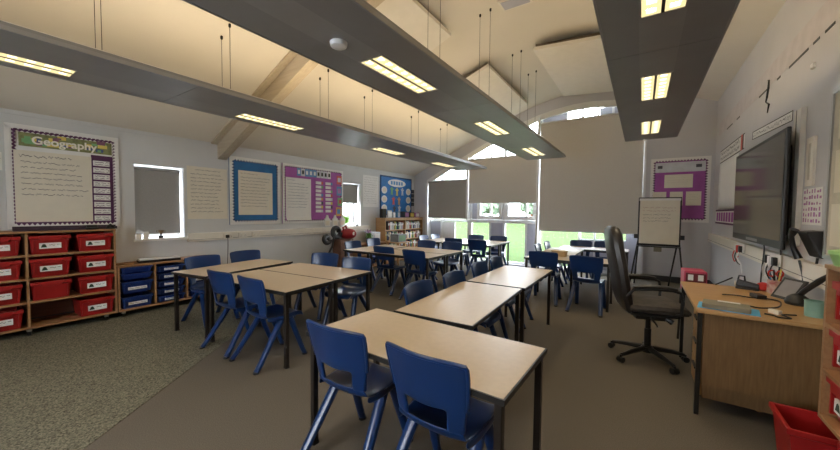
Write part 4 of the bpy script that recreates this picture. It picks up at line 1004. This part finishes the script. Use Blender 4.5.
for s in (-1, 1): m.tube([(s * 0.025 + 0.02 * math.cos(2 * math.pi * k / 12), 0.0, 0.165 + 0.026 * math.sin(2 * math.pi * k / 12)) for k in range(13)], 0.006, 6)
m.build('scissor_handles', REDB, t, smooth=True)
t = thing('document_camera', 'black document stand with domed base and a slanted bar on the desk', 'document stand', (0.985, 3.60, dz), 0)
m = MB(); m.lathe((0, 0, 0), [(0.065, 0), (0.07, 0.02), (0.055, 0.055), (0.03, 0.075), (0.015, 0.08)], 20); m.build('base', BLACK, t, smooth=True)
m = MB(); m.tube([(0.0, 0, 0.06), (0.03, -0.03, 0.12), (0.075, -0.09, 0.20), (0.10, -0.13, 0.245)], [0.016, 0.018, 0.02, 0.014], 10); m.build('arm', BLACK, t, smooth=True)
t = thing('tablet', 'grey tablet in a black case leaning up behind the document stand', 'tablet', (1.0, 3.80, dz), -62)
m = MB(); m.hexa([(-0.09, -0.07, 0.0), (0.09, -0.07, 0.0), (0.09, -0.055, 0.0), (-0.09, -0.055, 0.0), (-0.09, 0.03, 0.16), (0.09, 0.03, 0.16), (0.09, 0.045, 0.155), (-0.09, 0.045, 0.155)]); m.build('case', BLACK, t, bevel=.003)
m = MB(); m.hexa([(-0.07, -0.0600, 0.020), (0.07, -0.0600, 0.020), (0.07, -0.0585, 0.020), (-0.07, -0.0585, 0.020), (-0.07, 0.0180, 0.144), (0.07, 0.0180, 0.144), (0.07, 0.0195, 0.144), (-0.07, 0.0195, 0.144)]); m.build('screen', mat('dull_screen', (0.22, 0.21, 0.22), 0.3), t)
m = MB(); m.lathe((0, 0, 0), [(0.044, 0), (0.046, 0.0), (0.047, 0.10), (0.051, 0.104), (0.044, 0.104), (0.042, 0.01)], 24); tag(put(m.build('desk_pot', TEAL, smooth=True), (0.965, 3.24, dz)), 'pale teal pot at the desk corner nearest the right cabinet', 'pot')
m = MB(); m.cable([(0.574, 3.654, dz + .005), (0.666, 3.682, dz + .005), (0.740, 3.654, dz + .005), (0.851, 3.672, dz + .005), (0.897, 3.607, dz + .005), (0.833, 3.386, dz + .005), (0.722, 3.284, dz + .005), (0.666, 3.312, dz + .005)], 0.005, 8); tag(m.build('black_cable', BLACK, smooth=True), 'black cable curling across the middle of the desktop', 'cable')
m = MB(); m.cable([(0.703, 3.108, dz + .005), (0.740, 3.090, dz + .005), (0.758, 3.052, dz + .005), (0.814, 3.062, dz + .005), (0.795, 3.145, dz + .005), (0.869, 3.182, dz + .005)], 0.005, 8); tag(m.build('black_cable', BLACK, smooth=True), 'short black cable end near the teal pot on the desk', 'cable')
small_box('computer_mouse', 0.06, 0.1, 0.03, [BLACK, BLACK], (0.795, 3.700, dz), 15, 'dark computer mouse on the desk near the pen pot', 'mouse', .012)
small_box('glue_stick', 0.03, 0.06, 0.028, [CREAM, PAPERW], (0.768, 3.173, dz), 40, 'small cream eraser block beside the teal pot', 'eraser', .008)
bm = bmesh.new(); bmesh.ops.create_uvsphere(bm, u_segments=24, v_segments=14, radius=1)
rb = random.Random(2)
for v in bm.verts:
    k = 1 + 0.12 * math.sin(9 * v.co.x + 5 * v.co.z) + 0.1 * math.cos(8 * v.co.y)
    v.co = Vector((v.co.x * 0.17 * k, v.co.y * 0.13 * k, max(0.0, 0.085 + v.co.z * 0.11 * k)))
me = bpy.data.meshes.new('paper_bag'); bm.to_mesh(me); bm.free(); me.materials.append(OCHRE)
o = bpy.data.objects.new('paper_bag', me); C.objects.link(o); tag(put(o, (0.76, 3.42, 0.0), 10), 'crumpled ochre bag on the carpet under the teacher desk', 'bag')

# ------------------------------------------------------------------ office chair (faces +x)
t = thing('office_chair', 'black high-backed swivel office chair facing the teacher desk', 'office chair', (0.085, 3.92, 0), 14)
o = MB(); o.lathe((0, 0, 0), [(0.045, 0.075), (0.045, 0.13), (0.03, 0.135), (0.03, 0.30), (0.022, 0.30), (0.022, 0.44)], 18); o.build('gas_lift', BLACKM, t, smooth=True)
angs = [148, 216, 294, 6, 78]
base = MB(); base.lathe((0, 0, 0), [(0.05, 0.07), (0.055, 0.12), (0.03, 0.125)], 16); bo = base.build('hub', BLACK, t, smooth=True)
for a in angs:
    c, s = math.cos(R(a)), math.sin(R(a))
    m = MB(); m.tube([(0.03 * c, 0.03 * s, 0.105), (0.2 * c, 0.2 * s, 0.09), (0.315 * c, 0.315 * s, 0.07)], [0.026, 0.022, 0.016], 8); l = m.build('base_arm', BLACK, t, smooth=True)
    m = MB(); q = Vector((0.325 * c, 0.325 * s, 0.028)); n = Vector((-s, c, 0))
    m.cyl(q - n * 0.026, q - n * 0.006, 0.027, n=14); m.cyl(q + n * 0.006, q + n * 0.026, 0.027, n=14); m.cyl(q + Vector((0, 0, 0.0)), q + Vector((0, 0, 0.045)), 0.01, n=8); m.build('castor', BLACK, l, smooth=True)
def cushion(name, mat_, W, prof, par, sub=2):
    # prof = list of (centre x, z, thickness dir vector, half thickness, half width)
    mb = MB(); P = []
    for (x, z, nx, nz, th, hw) in prof:
        ring_ = []
        for k in range(14):
            a = 2 * math.pi * k / 14; ca, sa = math.cos(a), math.sin(a)
            yy = hw * math.copysign(abs(ca) ** 0.55, ca); dd = th * math.copysign(abs(sa) ** 0.6, sa)
            ring_.append((x + nx * dd, yy, z + nz * dd))
        P.append(ring_ + [ring_[0]])
    mb.grid(P); mb.add(P[0][:-1], [tuple(range(14))]); mb.add(P[-1][:-1], [tuple(range(14))])
    return mb.build(name, mat_, par, smooth=True)
seat = cushion('seat', SEATF, 0, [(-0.23, 0.54, 0, 1, 0.03, 0.20), (-0.20, 0.54, 0, 1, 0.05, 0.235), (0.0, 0.54, 0, 1, 0.052, 0.25), (0.17, 0.54, 0, 1, 0.052, 0.25), (0.245, 0.53, 0, 1, 0.045, 0.235), (0.275, 0.52, 0, 1, 0.022, 0.20)], t)
m = MB(); m.box(-0.2, 0.2, -0.2, 0.2, 0.465, 0.492); m.build('seat_pan', BLACK, t, bevel=.02)
m = MB(); m.box(-0.12, 0.13, -0.07, 0.07, 0.40, 0.465); m.tube([(0, -0.05, 0.42), (0.0, -0.22, 0.415), (0, -0.27, 0.40)], 0.008, 8); m.tube([(0.12, -0.1, 0.435), (0.16, -0.13, 0.41)], 0.025, 10); m.build('tilt_mechanism', BLACKM, t, smooth=True)
cushion('backrest', LEATHER, 0, [(-0.190, 0.480, .97, .22, 0.03, 0.19), (-0.205, 0.520, .97, .22, 0.05, 0.225), (-0.235, 0.640, .97, .2, 0.06, 0.245), (-0.260, 0.790, .98, .16, 0.055, 0.25), (-0.290, 0.960, .98, .12, 0.06, 0.245), (-0.315, 1.100, .98, .14, 0.06, 0.23), (-0.330, 1.210, .98, .15, 0.062, 0.21), (-0.340, 1.265, .98, .15, 0.05, 0.175), (-0.345, 1.290, .98, .15, 0.022, 0.13)], t)
for s in (-1, 1):
    m = MB(); y = s * 0.285
    m.tube([(-0.24, s * 0.25, 0.65), (-0.20, y, 0.725), (-0.05, y, 0.74), (0.10, y, 0.74), (0.16, y, 0.72), (0.175, y, 0.65), (0.17, y, 0.53), (0.13, s * 0.2, 0.485)], [0.014] * 8, 8)
    a = m.build('armrest', BLACK, t, smooth=True)
    m = MB(); m.tube([(-0.20, y, 0.75), (-0.1, y, 0.762), (0.06, y, 0.762), (0.13, y, 0.75)], [0.02, 0.028, 0.028, 0.02], 10, flat=0.6); m.build('arm_pad', BLACK, a, smooth=True)

# ------------------------------------------------------------------ right wall
def RWp(y, z): return (XR, y, z)    # local x runs toward the camera (-y world)
# vertical conduit beside the screen
m = MB(); m.box(0, 0.17, -0.035, -0.001, 0, 1.20, 0); m.box(0.06, 0.07, -0.037, -0.035, 0, 1.2, 1)
struct(put(m.build('trim_12', [mat('alu_cream', (0.66, 0.63, 0.56), .4), INK], bevel=.006), RWp(4.42, 1.15), -90))
t = thing('tv_screen', 'big black interactive screen mounted on the right wall', 'screen', RWp(6.09, 1.11), -90)
Wt, Ht = 1.88, 1.08
m = MB(); m.box(0, Wt, -0.125, -0.095, 0, Ht); m.build('housing', BLACK, t, bevel=.008)
m = MB(); m.box(0.035, Wt - 0.035, -0.128, -0.1255, 0.075, Ht - 0.035); m.build('display', SCREEN, t)
m = MB(); m.box(Wt / 2 - .4, Wt / 2 + .4, -0.0945, -0.0005, 0.3, 0.75); m.build('wall_mount', BLACK, t)
m = MB(); m.box(Wt - 0.34, Wt - 0.23, -0.0945, -0.0005, 0.12, 0.95); m.build('rear_box', BLACK, t, bevel=.01)
m = MB(); m.box(0.7, 1.15, -0.127, -0.1255, 0.02, 0.05); m.build('chin_strip', RAFTM, t)
# trunking and sockets
m = MB(); m.box(XR - 0.055, XR, 0.2, 8.595, 0.885, 1.045, 0); m.box(XR - 0.058, XR - 0.055, 0.2, 8.595, 0.92, 0.925, 1); struct(m.build('trim_9', [CREAM, INK], bevel=.004))
def plugs(yc, lab, cols, n=2):
    t = thing('socket_cluster', lab, 'socket', (XR - 0.0585, yc, 0.985), -90)
    mb = MB(); mb.box(-0.2, 0.2, -0.014, 0, -0.05, 0.06); mb.build('plate', WHITE, t, bevel=.003)
    for i, x in enumerate((-0.14, -0.03, 0.09)):
        mb = MB(); mb.box(x, x + 0.05, -0.05, -0.0145, -0.05 - 0.02 * (i % 2), 0.03, 0); mb.build('plug', [cols[i]], t, bevel=.006)
    for i, x in enumerate((-0.115, -0.005, 0.115)):
        mb = MB(); mb.cable([(x, -0.045, -0.05), (x + .01, -0.06, -0.12), (x - .04 + .05 * i, -0.03, -0.2), (x + .03, -0.01, -0.12 - .1 * i)], 0.006, 8); mb.build('lead', [cols[(i + 1) % 3]], t, smooth=True)
plugs(5.95, 'white sockets with black and red plugs below the far corner of the screen', (WHITE, REDB, BLACK))
plugs(4.62, 'white sockets with black plugs below the near corner of the screen', (BLACK, WHITE, BLACK))
for y_, lab in ((4.95, 'thin black lead hanging from the trunking toward the pen pot'), (4.44, 'thin black lead dropping from the near screen corner to the desk')):
    m = MB(); m.cable([(0, 0, 0.17), (0.01, 0, 0.05), (0, 0.01, -0.2), (0.0, 0.02, -0.42)], 0.007, 8); tag(put(m.build('black_lead', BLACK, smooth=True), (XR - 0.075, y_, 0.98)), lab, 'cable')
# phone
t = thing('wall_phone', 'black desk phone hung on the right wall above the desk', 'phone', RWp(3.87, 1.09), -90)
m = MB(); m.hexa([(-0.11, -0.02, 0), (0.11, -0.02, 0), (0.11, -0.001, 0), (-0.11, -0.001, 0), (-0.10, -0.10, 0.2), (0.10, -0.10, 0.2), (0.10, -0.001, 0.21), (-0.10, -0.001, 0.21)]); m.build('body', BLACK, t, bevel=.012)
m = MB(); m.tube([(-0.13, -0.07, -0.03), (-0.145, -0.10, 0.06), (-0.13, -0.12, 0.15), (-0.10, -0.11, 0.21)], [0.026, 0.018, 0.018, 0.03], 10); m.build('handset', BLACK, t, smooth=True)
m = MB(); m.cable([(-0.12, -0.07, -0.04), (-0.1, -0.05, -0.16), (-0.03, -0.06, -0.24), (0.03, -0.05, -0.22), (0.05, -0.03, -0.1), (0.05, -0.02, 0.0)], 0.008, 8); m.build('cord', BLACK, t, smooth=True)
for (z0, z1) in ((0.05, 0.06), (0.09, 0.1), (0.13, 0.14)): pass
# banners and sheets
def rsheet(name, w, h, loc, lab, cat, mats, fn=None):
    mb = MB(); mb.box(0, w, -0.004, -0.001, 0, h, 0)
    if fn: fn(mb)
    return tag(put(mb.build(name, mats), loc, -90), lab, cat)
def fn(mb):
    for q in ((0, 1.38, 0.092, 0.10), (0, 1.38, 0, 0.008)): mb.box(q[0], q[1], -0.006, -0.004, q[2], q[3], 1)
    mb.box(0, 0.01, -0.006, -0.004, 0.008, .092, 1); mb.box(1.37, 1.38, -0.006, -0.004, 0.008, .092, 1)
    scrib(mb, 0.05, 1.34, 0.05, 1, .1, -0.0065, 1, 0.022, 0.009, 4, False)
o = rsheet('motto_banner', 1.38, 0.10, RWp(5.95, 2.375), 'long white banner of script lettering above the big screen', 'banner', [PAPERW, INKD], fn)
o.rotation_euler = (0, R(3.0), R(-90))
def fn2(mb):
    mb.box(0, 1.70, -0.006, -0.004, 0.205, 0.217, 1); mb.box(0, 1.70, -0.006, -0.004, 0.0, 0.012, 1); mb.box(1.5, 1.6, -0.007, -0.0062, 0.0, 0.22, 2); mb.box(1.6, 1.65, -0.007, -0.0062, 0, .22, 1)
    scrib(mb, 0.05, 1.42, 0.155, 2, .085, -0.0065, 1, 0.032, 0.018, 14, False)
rsheet('motto_banner', 1.70, 0.22, RWp(8.05, 2.33), 'white banner with black lettering and red tab above the hanging white sheet', 'banner', [PAPERW, INKD, CARD_COLS[0]], fn2)
m = MB(); P = [[(x, -0.02 - 0.008 * math.sin(2.6 * x) - 0.006 * math.sin(z * 5), z) for z in (0, 0.2, 0.4, 0.6, 0.79)] for x in (0, 0.3, 0.6, 0.9, 1.2, 1.35)]
m.grid(P); tag(put(m.build('hanging_sheet', mat('bright_sheet', (0.88, 0.88, 0.87), 0.8, vary=0.01), solid=.003, smooth=True), RWp(7.95, 1.52), -90), 'blank white sheet hung on the wall just past the big screen', 'sheet')
def fn3(mb):
    for i in range(9): mb.box(0.1 + i * .2, 0.24 + i * .2, -0.006, -0.004, 0.05, 0.2, 1)
    mb.box(0, 2.0, -0.0055, -0.004, 0, 0.03, 2); mb.box(0, 2.0, -.0055, -.004, .22, .25, 2)
rsheet('border_strip', 2.0, 0.25, RWp(8.25, 1.25), 'patterned purple and white strip below the hanging white sheet', 'border strip', [PAPERW, PURPLE, PURPD], fn3)
def fn4(mb):
    r = random.Random(8)
    for i in range(7):
        for j in range(6): mb.box(0.02 + i * .05, 0.02 + i * .05 + r.uniform(.015, .04), -0.005, -0.004, 0.02 + j * .048, 0.02 + j * .048 + r.uniform(.012, .036), 1 + (i + j) % 2)
PLUM = mat('pale_plum', (0.45, 0.22, 0.36), 0.7)
rsheet('number_chart', 0.37, 0.30, RWp(4.22, 1.34), 'small patterned white and plum chart above the wall phone', 'chart', [PAPERW, PLUM, CARD_COLS[6]], fn4)
m = MB(); m.box(0, 0.14, -0.02, -0.001, 0, 0.40, 0); m.box(.05, .09, -0.0215, -0.02, .05, .35, 1)
tag(put(m.build('wall_thermometer', [CREAM, mat('scale_tan', (.5, .46, .38), .6)], bevel=.006), RWp(4.15, 1.66), -90), 'narrow cream vertical gauge on the wall between screen and pinboard', 'gauge')
t = thing('pinboard', 'cream framed pinboard cut by the right picture edge', 'pinboard', RWp(3.73, 1.10), -90)
m = MB(); m.box(0.03, 1.6, -0.015, -0.001, 0.03, 1.2); m.build('cork', mat('pin_cream', (.60, .56, .46), .8), t)
m = MB(); m.box(0, 0.03, -0.025, -0.001, 0, 1.23); m.box(0.03, 1.6, -0.025, -0.001, 0, 0.03); m.box(0.03, 1.6, -0.025, -0.001, 1.2, 1.23); m.build('frame', METAL, t)
for i in range(3):
    m = MB(); sheet(m, 0.08 + .02 * i, 0.5, 0.1 + i * .38, 0.40 + i * .38, -0.0155); m.build('pinned_sheet', [PAPER], t)
# torn border remains: thin dark strip pieces, pink wash
m = MB()
for (ya, yb) in ((7.6, 7.2), (6.9, 6.72), (5.75, 5.45), (5.1, 5.0), (4.75, 4.3), (4.2, 4.08), (3.98, 3.82)):
    m.box(XR - 0.004, XR - 0.0005, yb, ya, 2.855 - 0.008, 2.855 + 0.012, 0)
m.prism_y([(0, 0), (0.001, 0), (0.001, 0.001)], 0, 0.001) if False else None
struct(m.build('trim_10', [BLACK]))
m = MB(); m.box(XR - 0.0012, XR - 0.0003, 0.5, 8.3, 2.87, 3.10, 0)
struct(m.build('trim_11', [PINKW]))
t = thing('torn_border', 'torn black scrap hanging from the old border line above the banner', 'torn paper', RWp(5.32, 2.57), -90)
m = MB(); m.tube([(-0.08, -0.01, 0.38), (0.02, -0.02, 0.35), (0.06, -0.03, 0.26), (0.02, -0.03, 0.16), (-0.06, -0.02, 0.13), (0.04, -0.015, 0.08), (-0.03, -0.01, 0.0)], [0.004, 0.007, 0.010, 0.009, 0.006, 0.010, 0.004], 6); m.build('scrap', BLACK, t)
m = MB(); m.box(-.03, .03, -0.02, -.001, -.02, .02); tag(put(m.build('wall_hook', WHITE, bevel=.006), RWp(4.15, 2.66), -90), 'tiny white hook on the right wall below the old border line', 'hook')

# ------------------------------------------------------------------ right cabinet with red trays (front faces -x)
CX, CY = 0.75, 2.42
t = cabinet('tray_cabinet', 'wooden red-tray cabinet at the right edge, nearest the camera', 'cabinet', (CX, CY, 0), -90, 1.10, 0.40, 1.185, [0.01, 0.375, 0.74, 1.09], [(0.02, 0.365, (0.68, 0.905)), (0.385, 0.73, (0.68, .905)), (0.75, 1.08, (0.68, .905))], 0.435, CABD)
for x in (0.45, 1.05):
    for y in (0.05, 0.35):
        m = MB(); m.box(x - .015, x + .015, y - .015, y + .015, 0, 0.4345); m.build('leg', BLACKM, t)
for ci in range(2):
    for k, z in enumerate((0.456, 0.681, 0.906)):
        lab = 'red tray, %s bay of the right edge cabinet, %s' % (['lower', 'middle', 'upper'][k], 'nearer the desk' if ci == 0 else 'nearer the camera')
        dup(TR, (CX + 0.02, CY - 0.1925 - ci * 0.365, z), -90, lab, 'red trays in the right edge cabinet')
m = MB(); m.lathe((0, 0, 0), [(0.05, 0), (0.065, 0.05), (0.07, 0.055), (0.07, 0.07), (0.02, 0.08)], 20); tag(put(m.build('lidded_tub', GREENP, smooth=True), (0.805, 2.355, 1.1855)), 'pale green lidded tub on top of the right edge cabinet', 'tub')
# red tub on the floor
t = thing('storage_tub', 'big red open plastic tub on the carpet before the desk', 'tub', (0.875, 2.59, 0))
mb = MB(); P = []
for k, z in ((0.80, 0.0), (0.93, 0.29), (1.0, 0.295), (1.0, 0.325), (0.91, 0.325), (0.90, 0.29), (0.78, 0.012)):
    a, b2 = 0.22 * k, 0.15 * k; P.append([(-a, -b2, z), (a, -b2, z), (a, b2, z), (-a, b2, z), (-a, -b2, z)])
mb.grid(P); mb.add(P[0][:4], [(0, 1, 2, 3)]); mb.add(P[-1][:4], [(0, 1, 2, 3)]); mb.build('tub_body', REDP, t, bevel=.008)
mb = MB(); mb.box(-0.05, 0.05, -0.165, -0.151, 0.285, 0.322); mb.build('grip', REDP, t, bevel=.004)

# ------------------------------------------------------------------ lights, world, camera
wd = bpy.data.worlds.new('world'); sc.world = wd; wd.use_nodes = True
nt = wd.node_tree; bg = nt.nodes['Background']
sky = nt.nodes.new('ShaderNodeTexSky'); sky.sky_type = 'NISHITA'; sky.sun_disc = False; sky.sun_elevation = R(50); sky.sun_rotation = R(200); sky.air_density = 1.0; sky.dust_density = 4.0; sky.ozone_density = 1.0
mx = nt.nodes.new('ShaderNodeMixRGB'); mx.inputs['Fac'].default_value = 0.75; mx.inputs['Color2'].default_value = (8.0, 8.6, 9.2, 1)
nt.links.new(sky.outputs['Color'], mx.inputs['Color1'])
nt.links.new(mx.outputs['Color'], bg.inputs['Color']); bg.inputs['Strength'].default_value = 1.0

cam = bpy.data.cameras.new('camera'); co = bpy.data.objects.new('camera', cam); C.objects.link(co)
cam.sensor_width = 36; cam.lens = 333.2 / 840 * 36; cam.clip_start = 0.05; cam.clip_end = 300
yaw, pitch, roll = R(-33.605), R(2.359), R(0.5645)
cy, sy, cp, sp, cr, sr = math.cos(yaw), math.sin(yaw), math.cos(pitch), math.sin(pitch), math.cos(roll), math.sin(roll)
r_ = Vector((cy, -sy, 0)); f_ = Vector((sy * cp, cy * cp, -sp)); u_ = Vector((sy * sp, cy * sp, cp))
X_ = cr * r_ + sr * u_; Y_ = -sr * r_ + cr * u_
co.matrix_world = Matrix(((X_.x, Y_.x, -f_.x, 0), (X_.y, Y_.y, -f_.y, 0), (X_.z, Y_.z, -f_.z, 1.42), (0, 0, 0, 1)))
sc.camera = co
sc.view_settings.view_transform = 'Standard'; sc.view_settings.look = 'None'; sc.view_settings.exposure = 1.4; sc.view_settings.gamma = 1.0
sc.cycles.max_bounces = 10; sc.cycles.diffuse_bounces = 6; sc.cycles.transparent_max_bounces = 12
sc.cycles.sample_clamp_indirect = 6.0; sc.cycles.caustics_reflective = False; sc.cycles.caustics_refractive = False
